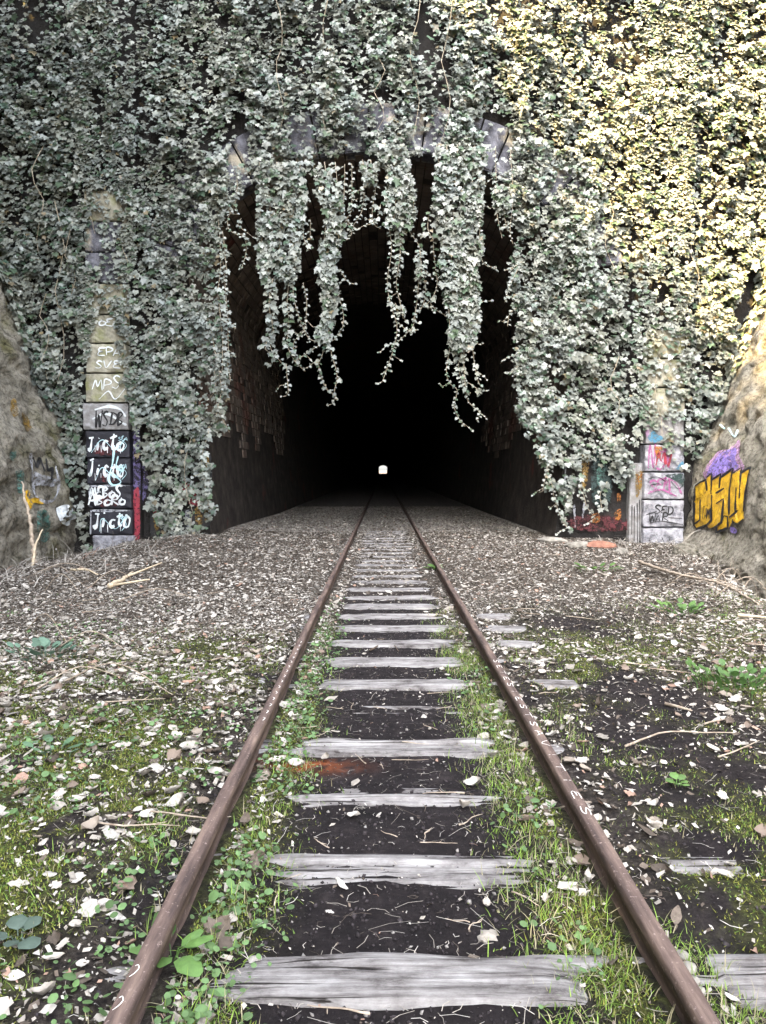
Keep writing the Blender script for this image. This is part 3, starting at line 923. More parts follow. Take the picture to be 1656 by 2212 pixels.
# yellow lettering on the right rock face
SR = s_rock(1)
def Z3(x, y): return ((1560 + x / 4.652) * 0.8643, (1020 + y / 4.652) * 0.8643)
def z3(l): return [Z3(*p) for p in l]
poly_paint('violet_paint', rockR, SR, z3([(930, 760), (985, 650), (1060, 560), (1110, 500), (1220, 470), (1290, 430), (1360, 370), (1355, 560), (1420, 690), (1300, 740), (1180, 770), (1070, 820), (960, 820)]), M['p_pink'], 0.022, 3)
poly_paint('violet_paint', rockR, SR, z3([(1000, 700), (1100, 560), (1180, 500), (1320, 470), (1310, 600), (1350, 690), (1200, 740), (1060, 790), (985, 790)]), M['p_violet'], 0.030, 3)
yel = [(835, 1360), (838, 1150), (852, 910), (900, 870), (975, 840), (982, 812), (1040, 770), (1048, 835), (1140, 785), (1150, 812), (1280, 722), (1292, 765), (1388, 705), (1385, 765), (1490, 700), (1470, 760), (1425, 1010), (1412, 1180), (1415, 1290), (1340, 1340), (1285, 1310), (1240, 1390), (1100, 1432), (1105, 1375), (1010, 1395), (990, 1370), (870, 1400)]
poly_paint('yellow_paint', rockR, SR, z3(yel), M['p_yellow'], 0.038, 3, 0, False)
blk = [[(835, 1370), (838, 1150), (850, 905), (900, 865), (975, 835)], [(975, 835), (985, 960)], [(985, 805), (1045, 750), (1045, 835), (1145, 765), (1150, 805), (1285, 700), (1290, 755), (1390, 690), (1385, 755), (1500, 680)],
       [(1500, 680), (1470, 780), (1435, 1000), (1415, 1200)], [(1045, 760), (1035, 1000)], [(1145, 790), (1130, 930)], [(1285, 720), (1250, 950), (1245, 1240)], [(1385, 720), (1365, 1050)],
       [(910, 1060), (905, 1300), (840, 1350)], [(1045, 1010), (1040, 1300), (990, 1360), (860, 1400)], [(1090, 990), (1190, 930)], [(1095, 1110), (1185, 1050), (1160, 1330), (1050, 1400)],
       [(1240, 1390), (1095, 1445), (1110, 1360), (1170, 1300), (1190, 1250), (1230, 1260), (1235, 1390)], [(1330, 920), (1320, 1200), (1350, 1190), (1250, 1270)], [(1415, 1290), (1340, 1345), (1285, 1320), (1290, 1290)], [(840, 1365), (870, 1405), (960, 1380)]]
strokes('black_outline', rockR, SR, [z3(l) for l in blk], 4.4, M['p_black'], 0.048, False, 2.5)
strokes('black_tag', rockR, SR, word('FAMN', *Z3(930, 1290), Z3(1040, 1290)[0], 22), 1.6, M['p_black'], 0.052)
poly_paint('violet_paint', rockR, SR, z3([(1255, 1370), (1290, 1380), (1330, 1420), (1320, 1460), (1260, 1440)]), M['p_violet'], 0.03, 1)
strokes('pale_tag', rockR, SR, [z3([(1230, 230), (1300, 330), (1340, 250)]), z3([(1130, 190), (1190, 240)])], 5, M['p_cyan'], 0.03)

# faded paint on the left rock face
SL = s_rock(-1)
def Z4(x, y): return ((x / 3.6875) * 0.8643, (850 + y / 3.6875) * 0.8643)
def z4(l): return [Z4(*p) for p in l]
strokes('grey_circle', rockL, SL, [z4([(270, 1040), (290, 1250), (310, 1420), (400, 1490), (490, 1460), (530, 1330), (500, 1160)])], 6, M['p_grey'], 0.04)
poly_paint('grey_paint', rockL, SL, z4([(290, 1200), (380, 1240), (460, 1260), (510, 1290), (490, 1350), (400, 1340), (300, 1330)]), M['p_grey'], 0.035, 2)
strokes('dark_tag', rockL, SL, [z4([(290, 1080), (330, 1170), (350, 1090), (400, 1210)]), z4([(410, 1090), (430, 1200), (470, 1180), (460, 1290)])], 6, M['p_black'], 0.045)
poly_paint('yellow_paint', rockL, SL, z4([(195, 1430), (235, 1380), (265, 1410), (255, 1460), (330, 1450), (390, 1510), (300, 1500), (270, 1560), (240, 1510)]), M['p_yellow'], 0.04, 2)
poly_paint('teal_paint', rockL, SL, z4([(330, 1580), (400, 1560), (450, 1640), (440, 1830), (370, 1860), (335, 1750)]), M['p_teal'], 0.035, 2)
poly_paint('teal_paint', rockL, SL, z4([(130, 1210), (200, 1200), (210, 1300), (190, 1420), (150, 1400), (150, 1290)]), M['p_teal'], 0.035, 2)
poly_paint('teal_paint', rockL, SL, z4([(80, 1030), (140, 1030), (130, 1110), (90, 1100)]), M['p_teal'], 0.035, 1)
poly_paint('white_paint', rockL, SL, z4([(505, 1550), (560, 1520), (620, 1520), (660, 1560), (690, 1640), (640, 1660), (620, 1710), (560, 1690), (520, 1620)]), M['p_white'], 0.04, 2)
strokes('grey_lines', rockL, SL, [z4([(545, 1550), (590, 1620), (600, 1680)]), z4([(600, 1530), (630, 1640)])], 2.5, M['p_grey'], 0.046)
poly_paint('rust_paint', rockL, SL, z4([(90, 560), (130, 540), (155, 660), (130, 710), (90, 660)]), M['p_ochre'], 0.035, 1)
poly_paint('rust_paint', rockL, SL, z4([(190, 670), (240, 700), (280, 800), (240, 840), (210, 780)]), M['p_ochre'], 0.035, 1)

# ------------------------------------------------------------------ railway track
track = empty('railway_track', (TRK, 2.0, 0), 'rusty railway track on half buried weathered sleepers running into the tunnel', 'railway track')
prof_r = [(-.065, -.075), (.065, -.075), (.065, -.062), (.012, -.045), (.010, .078), (.026, .088), (.0280, .098), (.0288, .112), (.0262, .125), (.023, .1305), (.008, .1325), (-.008, .1325), (-.023, .1305), (-.0262, .125), (-.0288, .112), (-.0280, .098), (-.026, .088), (-.010, .078), (-.012, -.045), (-.065, -.062)]
rails = []
for sgn in (-1, 1):
    yr = seq([(-8, 1.4, 2), (1.4, 10, 0.12), (10, 30, 1), (30, T_END, 60)])
    V = []
    for y in yr:
        wob = 0.0015 * math.sin(y * 1.7 + sgn) + 0.001 * math.sin(y * 7.3)
        for x, z in prof_r:
            V.append((TRK + sgn * RAIL + x + wob + random.uniform(-.0006, .0006), y, z + random.uniform(-.0008, .0008)))
    F = grid_faces(len(prof_r), len(yr))
    n = len(prof_r)
    Fc = np.array([(j * n + n - 1, j * n, (j + 1) * n, (j + 1) * n + n - 1) for j in range(len(yr) - 1)])
    rails.append(mobj('rail', V, np.concatenate([F, Fc])[:, ::-1], M['rail'], track, True))
def chalk_line(rail_x, pts, wd=0.004):
    if len(pts) > 2:
        pts = [tuple(q) for q in resample(pts, 0.006)]
    V = []; n = len(pts)
    for i, (a, y) in enumerate(pts):
        d = np.array(pts[min(i + 1, n - 1)]) - np.array(pts[max(i - 1, 0)])
        d = d / (np.linalg.norm(d) + 1e-9)
        nn = np.array([-d[1], d[0]]) * wd / 2
        for s_ in (1, -1):
            q = np.array([a, y]) + s_ * nn
            zt = 0.1336 - 0.35 * max(0, abs(q[0]) - 0.006) ** 1.0 * 0.55
            V.append((rail_x + q[0], q[1], zt + 0.001))
    return V, [(2 * i, 2 * i + 1, 2 * i + 3, 2 * i + 2) for i in range(n - 1)]
rx = TRK + RAIL
parts = []
yy = 3.05
for ch in 'SEITIVASTSEISETES':
    hgt = 0.042
    for l in LET[ch]:
        parts.append(chalk_line(rx, [(0.018 - (1 - b) * hgt * 0.8, yy + (0.55 - a) * 0.10) for a, b in l], 0.0038))
    yy += 0.155
mobj('chalk_writing', *merge(parts), M['chalk'], rails[1])
parts = []
for k in range(2):
    y0 = 1.90 + k * 0.13
    parts.append(chalk_line(TRK - RAIL, [(-0.014, y0), (-0.004, y0 + .012), (0.002, y0 + .035), (-0.006, y0 + .05), (-.012, y0 + .045)], 0.0028))
for k in range(16):
    y0 = 4.2 + k * 0.13
    parts.append(chalk_line(TRK - RAIL, [(0.012, y0), (0.018, y0 + random.uniform(.02, .05)), (0.006, y0 + .05)], 0.004))
mobj('chalk_writing', *merge(parts), M['chalk'], rails[0])

sleeper_list = []
for k, y in enumerate(SL_Y):
    wd = 0.225 + random.uniform(-0.012, 0.012)
    h0 = SL_H[k] if k < len(SL_H) else 0.0
    near = k < 14
    nx, ny = (110, 22) if k < 4 else ((70, 14) if near else (24, 7))
    us = np.linspace(-1.3, 1.3, nx); vs2 = np.linspace(-0.5, 0.5, ny)
    U, Vv = np.meshgrid(us, vs2)
    skew = random.uniform(-0.012, 0.012)
    edge = 0.010 * (fbm(U * 4, Vv * 0 + k * 9.1, 401 + k) - 0.5)
    X = TRK + U + random.uniform(-0.02, 0.02)
    Yp = y + Vv * wd + U * skew + edge * np.sign(Vv) * (np.abs(Vv) > 0.45)
    weather = sstep(0.35, 0.62, fbm(U * 2.1 + k * 5, Vv * 2.5, 431 + k))          # 1 sound, 0 rotten
    if k in (2, 4):
        weather = weather * 0.0
    if k == 1:
        weather = weather * sstep(0.5, -0.2, U)
    streak = fbm(U * 0.9 + k * 3, Vv * wd * 60, 411 + k, 4) - 0.5
    Zp = h0 + (0.055 if k in (2, 4) else 0.036) * streak * (1.25 - weather) - 0.014 * (1 - weather) + 0.004 * (fbm(U * 6, Vv * 6, 421 + k) - 0.5)
    Zp = Zp - 0.010 * sstep(0.40, 0.5, np.abs(Vv)) - 0.035 * sstep(0.42, 0.62, np.abs(U)) * (np.abs(U) < 0.95) * vnoise(U * 7, Vv * 3 + k, 441)
    top = np.stack([X, Yp, Zp], -1)
    # skirts
    rim = np.concatenate([top[0], top[-1]]).copy(); rim[:, 2] = -0.13
    V = np.concatenate([top.reshape(-1, 3), rim])
    F = grid_faces(nx, ny)
    o = nx * ny
    s1 = np.array([(i + 1, i, o + i, o + i + 1) for i in range(nx - 1)])
    b_ = (ny - 1) * nx
    s2 = np.array([(b_ + i, b_ + i + 1, o + nx + i + 1, o + nx + i) for i in range(nx - 1)])
    mobj('sleeper', V, np.concatenate([F, s1, s2]), M['wood'], track, True)

# ------------------------------------------------------------------ ivy
IV = np.array([(0, .06, .0), (.30, -.06, -.02), (.50, .10, -.06), (.36, .30, .02), (.56, .52, -.07), (.24, .60, .02), (0, 1.0, -.12), (-.24, .60, .02), (-.56, .52, -.07), (-.36, .30, .02), (-.50, .10, -.06), (-.30, -.06, -.02), (0, .42, -.05)])
IF = np.array([(12, i, (i + 1) % 12) for i in range(12)])
IV2 = np.array([(0, .03, 0), (.38, .05, -.05), (.42, .42, -.03), (0, 1.0, -.12), (-.42, .42, -.03), (-.38, .05, -.05), (0, .4, .04)])
IF2 = np.array([(6, i, (i + 1) % 6) for i in range(6)])

def ivy_cols(n, r=rng, warm=0.0):
    base = np.array([0.184, 0.200, 0.176])
    c = base * (0.72 + 0.62 * r.random((n, 1)))
    k = r.random((n, 1))
    c = np.where(k < 0.18, np.array([0.068, 0.105, 0.068]) * (0.8 + 0.5 * r.random((n, 1))), c)
    c = np.where(k > 0.985, np.array([0.17, 0.14, 0.085]) * (0.8 + 0.5 * r.random((n, 1))), c)
    return c + np.array([0.015, 0.005, -0.01]) * (r.random((n, 1)) - 0.4)

leaf_meshes = {}
def leaf_mesh(kind, k):
    key = (kind, k)
    if key not in leaf_meshes:
        T, TF = (IV, IF) if kind == 'ivy' else (IV2, IF2)
        c = ivy_cols(1)[0]
        leaf_meshes[key] = mesh_np('leaf', T + rng.normal(0, 0.015, T.shape), TF, M['ivy'], False, np.tile(c, (len(T), 1)))
    return leaf_meshes[key]

def add_leaf(parent, p, R, s, kind='ivy'):
    o = bpy.data.objects.new('leaf', leaf_mesh(kind, random.randrange(8)))
    m = Matrix([[R[i][j] * s for j in range(3)] + [p[i]] for i in range(3)] + [[0, 0, 0, 1]])
    COL.objects.link(o)
    o.parent = parent
    o.matrix_parent_inverse = Matrix.Translation(-parent.location)
    o.matrix_basis = m
    return o

def leaves_to(parent, P, R, S, singles, sm=0.085):
    """the largest, outermost leaves as parts, the rest joined"""
    n = len(P)
    order = np.argsort(-(S + 0.25 * (WY - P[:, 1]) * 0.2 + 0.02 * rng.random(n)))
    one = order[:singles]; rest = order[singles:]
    for i in one:
        add_leaf(parent, P[i], R[i], S[i])
    if len(rest):
        big = rest[S[rest] >= sm]; small = rest[S[rest] < sm]
        parts = []
        off = 0; VV = []; FF = []; CC = []
        for idx, (T, TF) in ((big, (IV, IF)), (small, (IV2, IF2))):
            if not len(idx):
                continue
            sc3 = np.stack([S[idx] * rng.uniform(0.85, 1.15, len(idx)), S[idx], S[idx] * rng.uniform(-0.3, 1.8, len(idx))], -1)
            v, f = scatter(T, TF, P[idx], R[idx], sc3)
            VV.append(v); FF.append(f + off); off += len(v)
            pz = vnoise(P[idx, 0] * 0.9, P[idx, 2] * 0.7, 571)[:, None]; pw = vnoise(P[idx, 0] * 2.7 + 9, P[idx, 2] * 2.1, 573)[:, None]
            cc = ivy_cols(len(idx)) * (0.78 + 0.42 * pz) * (1 + (pw - 0.5) * np.array([0.14, 0.05, -0.06]))
            CC.append(np.repeat(cc, len(T), 0))
        tag(mobj('foliage', np.concatenate(VV), np.concatenate(FF), M['ivy'], parent, False, np.concatenate(CC)), kind='stuff')

# where leaves cover the wall (picture units)
bare = [
    # tunnel opening and the ragged ivy edge round it
    [(482, 452), (476, 520), (468, 600), (474, 680), (492, 760), (488, 830), (482, 900), (470, 940), (440, 955), (432, 985), (455, 1010), (452, 1055), (462, 1100), (456, 1135), (440, 1150), (440, 1260), (1240, 1260),
     (1215, 1120), (1205, 1050), (1230, 1010), (1180, 1000), (1150, 950), (1132, 905), (1112, 830), (1106, 760), (1112, 680), (1104, 600), (1112, 520), (1108, 450), (1112, 396), (1075, 380), (1045, 372), (1000, 340), (960, 334), (880, 332), (828, 326), (760, 330), (700, 334), (640, 344), (590, 362), (555, 392), (520, 420)],
    # left pilaster
    [(190, 1250), (186, 1000), (176, 900), (188, 800), (200, 735), (222, 672), (248, 680), (262, 740), (272, 800), (280, 865), (298, 910), (310, 1000), (322, 1090), (335, 1140), (330, 1260)],
    # left rock
    [(-400, 1300), (-400, 480), (0, 520), (28, 650), (70, 760), (95, 850), (115, 930), (130, 1040), (140, 1105), (165, 1130), (190, 1190), (190, 1300)],
    # right recess, pilaster and rock
    [(1232, 1250), (1225, 1090), (1245, 1020), (1262, 992), (1295, 988), (1318, 1010), (1345, 1060), (1366, 1010), (1384, 960), (1392, 905), (1412, 940), (1440, 980), (1470, 1010), (1492, 1012), (1520, 960), (1552, 905), (1556, 820), (1590, 690), (1612, 600), (1656, 470), (2100, 300), (2100, 1300)],
]
thin = [(512, 355, 26, 50), (675, 275, 20, 55), (910, 285, 30, 52), (1075, 318, 34, 70), (915, 60, 20, 60), (212, 520, 16, 60), (520, 280, 24, 40), (640, 280, 14, 44), (768, 305, 26, 26)]

def wall_cover(px, py):
    ok = np.ones(px.shape, bool)
    jx = (vnoise(px * 0.05, py * 0.05, 501) - 0.5) * 22
    jy = (vnoise(px * 0.05, py * 0.05, 502) - 0.5) * 22
    for p in bare:
        ok &= ~inpoly(px + jx, py + jy, p)
    d = np.ones(px.shape)
    for (cx, cy, rx_, ry_) in thin:
        d *= 1 - 0.93 * np.exp(-((px - cx) / rx_) ** 4 - ((py - cy) / ry_) ** 4)
    return ok, d

def wall_xz(px, py, Y):
    u = (px - 828) / FPX; v = (1106 - py) / FPX
    b = math.cos(PITCH) + v * math.sin(PITCH); c = -math.sin(PITCH) + v * math.cos(PITCH)
    t = Y / b
    return u * t, CAM_H + c * t

N0 = 330000
px = rng.uniform(-260, 1900, N0); py = rng.uniform(-240, 1190, N0)
ok, dens = wall_cover(px, py)
x, z = wall_xz(px, py, 17.2)
ok &= (np.abs(x) < seam(z) - 0.02) & (z > -0.2) & (z < 13.2)
# clumps and dark seams in the leaf cover
cl = fbm(x * 1.6, z * 0.75, 511, 3)
gap = vnoise(x * 3.4, z * 1.25, 521)
clump = vnoise(x * 4.6, z * 5.2, 523) * 0.65 + vnoise(x * 10, z * 11, 525) * 0.35
dn = dens * (0.42 + 0.58 * sstep(0.30, 0.62, cl)) * (0.30 + 0.62 * sstep(0.20, 0.48, gap)) * (0.24 + 0.76 * sstep(0.32, 0.52, clump))
dn *= 1 - 0.35 * sstep(-4.5, -7, x) * sstep(8, 11, z)
ok &= rng.random(N0) < dn * 0.98
px, py, x, z, cl, clump = px[ok], py[ok], x[ok], z[ok], cl[ok], clump[ok]
n = len(x)
bulge = 0.10 + 0.30 * sstep(0.3, 0.75, cl) + 0.18 * sstep(0.40, 0.75, clump)
lay = np.sqrt(rng.random(n))
Yl = WY - 0.05 - bulge * lay
onp = ((x > px_x(180)) & (x < px_x(305))) | ((x > px_x(1360)) & (x < px_x(1485)))
Yl = np.where(onp, np.minimum(Yl, PY - 0.03 - 0.2 * lay * bulge), Yl)
# keep leaves off the arch ring stones
Yl = np.where((np.abs(x) < 5.2) & (z > 4), np.minimum(Yl, WY - 0.20 - 0.25 * lay * bulge), Yl)
P = np.stack([x, Yl, z], -1)
nrm = np.array([0, -0.95, 0.68]) + rng.normal(0, 0.32, (n, 3))
tip = np.array([0, -0.25, -1.0]) + rng.normal(0, 0.42, (n, 3)) * np.array([1.1, 0.3, 0.5])
R = frames(nrm, tip)
S = rng.lognormal(math.log(0.094), 0.30, n).clip(0.045, 0.20)
zone = np.where((px < 482), 0, np.where(px > 1112, 2, 1))

def stems_for(parent, n_, xr, zr):
    parts = []
    for _ in range(n_):
        x0 = random.uniform(*xr); z0 = random.uniform(*zr)
        L = random.uniform(1.5, 4.0)
        pts = [(x0 + 0.10 * math.sin(k * 1.3 + x0 * 9) + random.uniform(-.03, .03), WY - random.uniform(.30, .52), z0 - L * k / 8) for k in range(9)]
        qx, _ = 0, 0
        # keep stems on covered wall only
        good = True
        for p_ in pts:
            t = p_[1]
            ppx = 828 + FPX * p_[0] / t
            ppy = 1020 - FPX * (p_[2] - CAM_H) / t
            if any(inpoly(np.array([ppx]), np.array([ppy]), b)[0] for b in bare):
                good = False; break
        if good:
            mobj('vine', *tube(pts, [0.009 - 0.0005 * k for k in range(9)], 5), M['vine'], parent)

zones = [('thick dark green ivy covering the wall between the black painted pilaster and the mouth', (-5.5, WY, 0), (-7.5, -4.0), (3, 12)),
         ('ivy hanging over the stone arch ring straight above the tunnel mouth', (0, WY, 9), (-3.4, 2.8), (9.5, 12.5)),
         ('sun flecked ivy covering the wall above the white graffitied pilaster', (5.5, WY, 0), (3.2, 7.5), (4, 12))]
ivies = []
for k, (lab, loc, xr, zr) in enumerate(zones):
    root = empty('wall_ivy', loc, lab, 'ivy')
    ivies.append(root)
    m = zone == k
    leaves_to(root, P[m], R[m], S[m], 170 if k != 1 else 120)
    stems_for(root, 7, xr, zr)

# ivy on the upper parts of the rock faces
for side, lab in ((1, 'sunlit ivy spilling over the rock face above the yellow graffiti'), (-1, 'twiggy ivy hanging over the mossy rock face with grey graffiti')):
    n0 = 20000
    y = 17.4 - 7.5 * rng.random(n0) ** 1.4
    zz = rng.uniform(0.8, 13.0, n0)
    zmin = 2.2 + (4.6 if side > 0 else 5.4) * sstep(17.4, 16.3, y) + 0.9 * (vnoise(y * 1.3, zz * 0, 541 + side) - 0.5) + (0.8 if side < 0 else 0)
    cl2 = fbm(y * 1.4, zz * 0.7, 551 + side, 3)
    m = (zz > zmin) & (rng.random(n0) < 0.35 + 0.7 * sstep(0.3, 0.6, cl2))
    y, zz, cl2 = y[m], zz[m], cl2[m]
    n1 = len(y)
    dd = (0.06 + 0.30 * sstep(0.3, 0.75, cl2)) * np.sqrt(rng.random(n1))
    xx = rock_x(y, zz, side) - side * (0.04 + dd)
    nr = np.array([-side * 0.9, -0.45, 0.55]) + rng.normal(0, 0.36, (n1, 3))
    tp = np.array([-side * 0.2, 0, -1.0]) + rng.normal(0, 0.42, (n1, 3)) * np.array([0.4, 1.0, 0.5])
    Sx = rng.lognormal(math.log(0.115), 0.3, n1).clip(0.05, 0.22)
    root = empty('wall_ivy', (side * 7.6, 15.5, 2.0), lab, 'ivy')
    leaves_to(root, np.stack([xx, y, zz], -1), frames(nr, tp), Sx, 60)

# hanging curtains and trailing strands
def A(l): return [(484 + x * .25, 363 + y * .25) for x, y in l]
def B(l): return [(795.2 + x * .2814, 328.4 + y * .2814) for x, y in l]
def Aw(l): return [(363 + y * .25, 484 + a * .25, 484 + b * .25) for y, a, b in l]
def Bw(l): return [(328.4 + y * .2814, 795.2 + a * .2814, 795.2 + b * .2814) for y, a, b in l]
HY = 16.98
def hanging(label, dense, tails, mid=(), base_y=HY, per=3900):
    PP = []; NN = []; TT = []; SS = []; tubes = []
    for prof_ in dense:
        y0, y1 = prof_[0][0], prof_[-1][0]
        ysq = np.array([q[0] for q in prof_]); Ls = np.array([q[1] for q in prof_]); Rs = np.array([q[2] for q in prof_])
        area = np.trapezoid(Rs - Ls, ysq) if hasattr(np, 'trapezoid') else np.trapz(Rs - Ls, ysq)
        n_ = int(area / 95.0 ** 2 * per * 0.11)
        cnt = 0
        nst = max(3, int(np.mean(Rs - Ls) / 14))
        ph = [random.uniform(0, 6) for _ in range(nst)]
        while cnt < n_:
            yy = random.uniform(y0, y1)
            L = np.interp(yy, ysq, Ls); Rr = np.interp(yy, ysq, Rs)
            k = random.randrange(nst)
            u = (k + 0.5) / nst + 0.28 * random.gauss(0, 1) / nst * 1.4 + 0.05 * math.sin(yy * 0.03 + ph[k])
            if not (0 <= u <= 1):
                continue
            if vnoise(yy * 0.045, u * 3 + k, 561 + nst) < 0.24 and random.random() < 0.7:
                continue
            xx_, zz_ = on_wall(L + (Rr - L) * u, yy, base_y)
            PP.append((xx_, base_y - random.uniform(-0.13, 0.13), zz_))
            SS.append(min(0.24, max(0.06, random.lognormvariate(math.log(0.108), 0.32))))
            NN.append((random.gauss(0, .4), -1.0 + random.gauss(0, .25), 0.55 + random.gauss(0, .32)))
            TT.append((random.gauss(0, .5), -0.2, -1))
            cnt += 1
        for k in range(nst):
            pts = []
            for yy in np.linspace(y0, y1, 12):
                L = np.interp(yy, ysq, Ls); Rr = np.interp(yy, ysq, Rs)
                u = (k + 0.5) / nst + 0.05 * math.sin(yy * 0.03 + ph[k])
                xx_, zz_ = on_wall(L + (Rr - L) * u, yy, base_y)
                pts.append((xx_, base_y + 0.02, zz_))
            tubes.append(tube(pts, 0.008, 5))
    for ls, size, gap_ in [(t, 0.074, 0.042) for t in tails] + [(t, 0.125, 0.030) for t in mid]:
        rs = resample([np.array(on_wall(a, b, base_y)) for a, b in ls], 0.03)
        yo = random.uniform(-0.12, 0.12)
        pts = [(q[0], base_y + yo + 0.03 * math.sin(i * 0.2), q[1]) for i, q in enumerate(rs)]
        m_ = len(pts)
        tubes.append(tube(pts[::2] + ([pts[-1]] if m_ % 2 == 0 else []), 0.0075, 5))
        for _ in range(max(1, m_ // 22)):
            i0 = random.randrange(m_ // 4, m_); sg = random.choice((-1, 1)); L_ = random.uniform(0.08, 0.28)
            b0 = Vector(pts[i0]); b1 = b0 + Vector((sg * L_ * 0.6, random.uniform(-.08, .05), -L_ * random.uniform(0.1, 0.7))); b2 = b1 + Vector((sg * L_ * 0.3, 0, -L_ * random.uniform(-0.3, 0.5)))
            tubes.append(tube([b0, b1, b2], 0.005, 4))
            for bb in (b1, b2, (b0 + b1) / 2, (b1 + b2) / 2):
                if random.random() < 0.7:
                    PP.append((bb.x, bb.y, bb.z)); SS.append(size * random.uniform(0.5, 1.0)); NN.append((random.gauss(0, .4), -1, 0.7)); TT.append((sg * 0.5, -0.2, -0.8))
        d = 0.0; sd = 1
        for i in range(1, m_):
            d += math.dist(pts[i], pts[i - 1])
            if d > gap_ * random.lognormvariate(0, 0.55):
                d = 0; sd = -sd
                sz = size * random.lognormvariate(0, 0.3) * (1.0 - 0.35 * (i / m_) ** 3)
                if random.random() < 0.08: sz *= 1.5
                wide = 0.035 if size < 0.1 else 0.08
                PP.append((pts[i][0] + sd * random.uniform(0.0, wide), pts[i][1] - random.uniform(0.0, 0.06), pts[i][2] + 0.02))
                SS.append(min(sz, 0.15))
                NN.append((sd * 0.35 + random.gauss(0, .3), -1, 0.7 + random.gauss(0, .25)))
                TT.append((sd * random.uniform(0.2, 1.0), -0.2, -0.8))
    PP = np.array(PP); SS = np.array(SS)
    top = PP[PP[:, 2].argmax()]
    root = empty('hanging_ivy', (float(PP[:, 0].mean()), base_y, float(PP[:, 2].min())), label, 'ivy', 'ivy strands hanging in the tunnel mouth')
    leaves_to(root, PP, frames(np.array(NN), np.array(TT)), SS, min(60, len(PP) // 4), 0.10)
    for v, f in tubes:
        mobj('vine', v, f, M['vine'], root, True)
    return root

hanging('broad ivy curtain left of the mouth with a tail ending in a short hook', [Aw([(-60, 255, 700), (0, 255, 700), (250, 300, 750), (500, 285, 645), (700, 275, 655), (880, 310, 655), (970, 335, 610)])],
        [A([(590, 950), (610, 1150), (690, 1390), (730, 1460), (800, 1510)]), A([(680, 980), (712, 1150), (690, 1390), (600, 1500), (625, 1670), (700, 1750)]), A([(545, 1700), (548, 1800), (560, 1950), (515, 1978)]), A([(620, 1675), (720, 1605), (835, 1535)]),
         A([(680, 420), (690, 600), (738, 710)]), A([(745, 430), (742, 560), (752, 610)])],
        [A([(400, 940), (402, 1150), (420, 1280), (405, 1400), (400, 1550), (470, 1650), (545, 1725)]), A([(430, 960), (400, 1100), (400, 1220), (430, 1420), (380, 1480), (365, 1570)]), A([(560, 940), (545, 1150), (558, 1300), (545, 1500), (575, 1600), (620, 1680)])])
hanging('ivy curtain with two looping tails joined at a low point', [Aw([(-60, 715, 1000), (0, 720, 1000), (200, 790, 1015), (400, 850, 1050), (550, 850, 1045), (700, 840, 1000), (900, 795, 970), (1100, 840, 990), (1250, 870, 960), (1380, 820, 930), (1500, 815, 915)])],
        [A([(890, 1440), (850, 1600), (818, 1690), (840, 1800), (890, 1910), (960, 1960), (935, 2030), (890, 2052)]), A([(900, 1480), (945, 1650), (982, 1800), (955, 1940)]), A([(985, 1070), (1030, 1250), (1022, 1370), (980, 1440), (930, 1490)]),
         A([(1000, 860), (1060, 960), (1125, 992)]), A([(820, 1680), (770, 1690), (740, 1720)]), A([(1105, -40), (1108, 200), (1100, 380), (1060, 440), (1125, 505)]), A([(1045, -40), (1040, 200), (1030, 370), (1060, 450), (1105, 560), (1060, 625)])],
        [A([(870, 1300), (830, 1420), (870, 1540), (930, 1560)])])
hanging('thin ivy strand dangling below the whitened arch stone', [], [A([(125, -60), (112, 280), (40, 430), (45, 530), (110, 580), (185, 592), (192, 740), (155, 885)]), A([(20, 230), (50, 380), (120, 400)]), A([(150, 430), (120, 480), (185, 545)])],
        [A([(60, -60), (100, 80), (105, 220)])])
hanging('narrow ivy strands under the middle of the arch with bare curling runners', [Aw([(-80, 1170, 1370), (0, 1190, 1330), (120, 1200, 1310)])],
        [A([(1272, -60), (1262, 130), (1130, 232)]), A([(1325, 90), (1285, 340), (1295, 470), (1355, 512)]), A([(1215, 200), (1190, 370), (1120, 490)]), A([(1355, 320), (1310, 460), (1195, 512)])])
hanging('ivy curtain in the middle ending in one long thin tail', [Bw([(-60, 40, 290), (0, 60, 285), (150, 150, 340), (300, 110, 372), (450, 130, 372), (570, 115, 330)])],
        [B([(160, 540), (182, 750), (150, 980), (170, 1150), (222, 1320), (212, 1460), (160, 1620), (112, 1762)]), B([(240, 560), (252, 780), (220, 980), (248, 1150), (280, 1250)]), B([(290, 550), (400, 720), (400, 850), (442, 1000), (432, 1150), (380, 1230), (340, 1340), (230, 1455)]),
         B([(380, 740), (392, 950), (378, 1150), (352, 1290)]), B([(225, 1300), (300, 1360), (385, 1364)]), B([(205, 1470), (145, 1486)])],
        [B([(245, 560), (248, 760), (230, 930)]), B([(210, 1150), (250, 1200), (270, 1260)]), B([(395, 760), (410, 880), (400, 980)])])
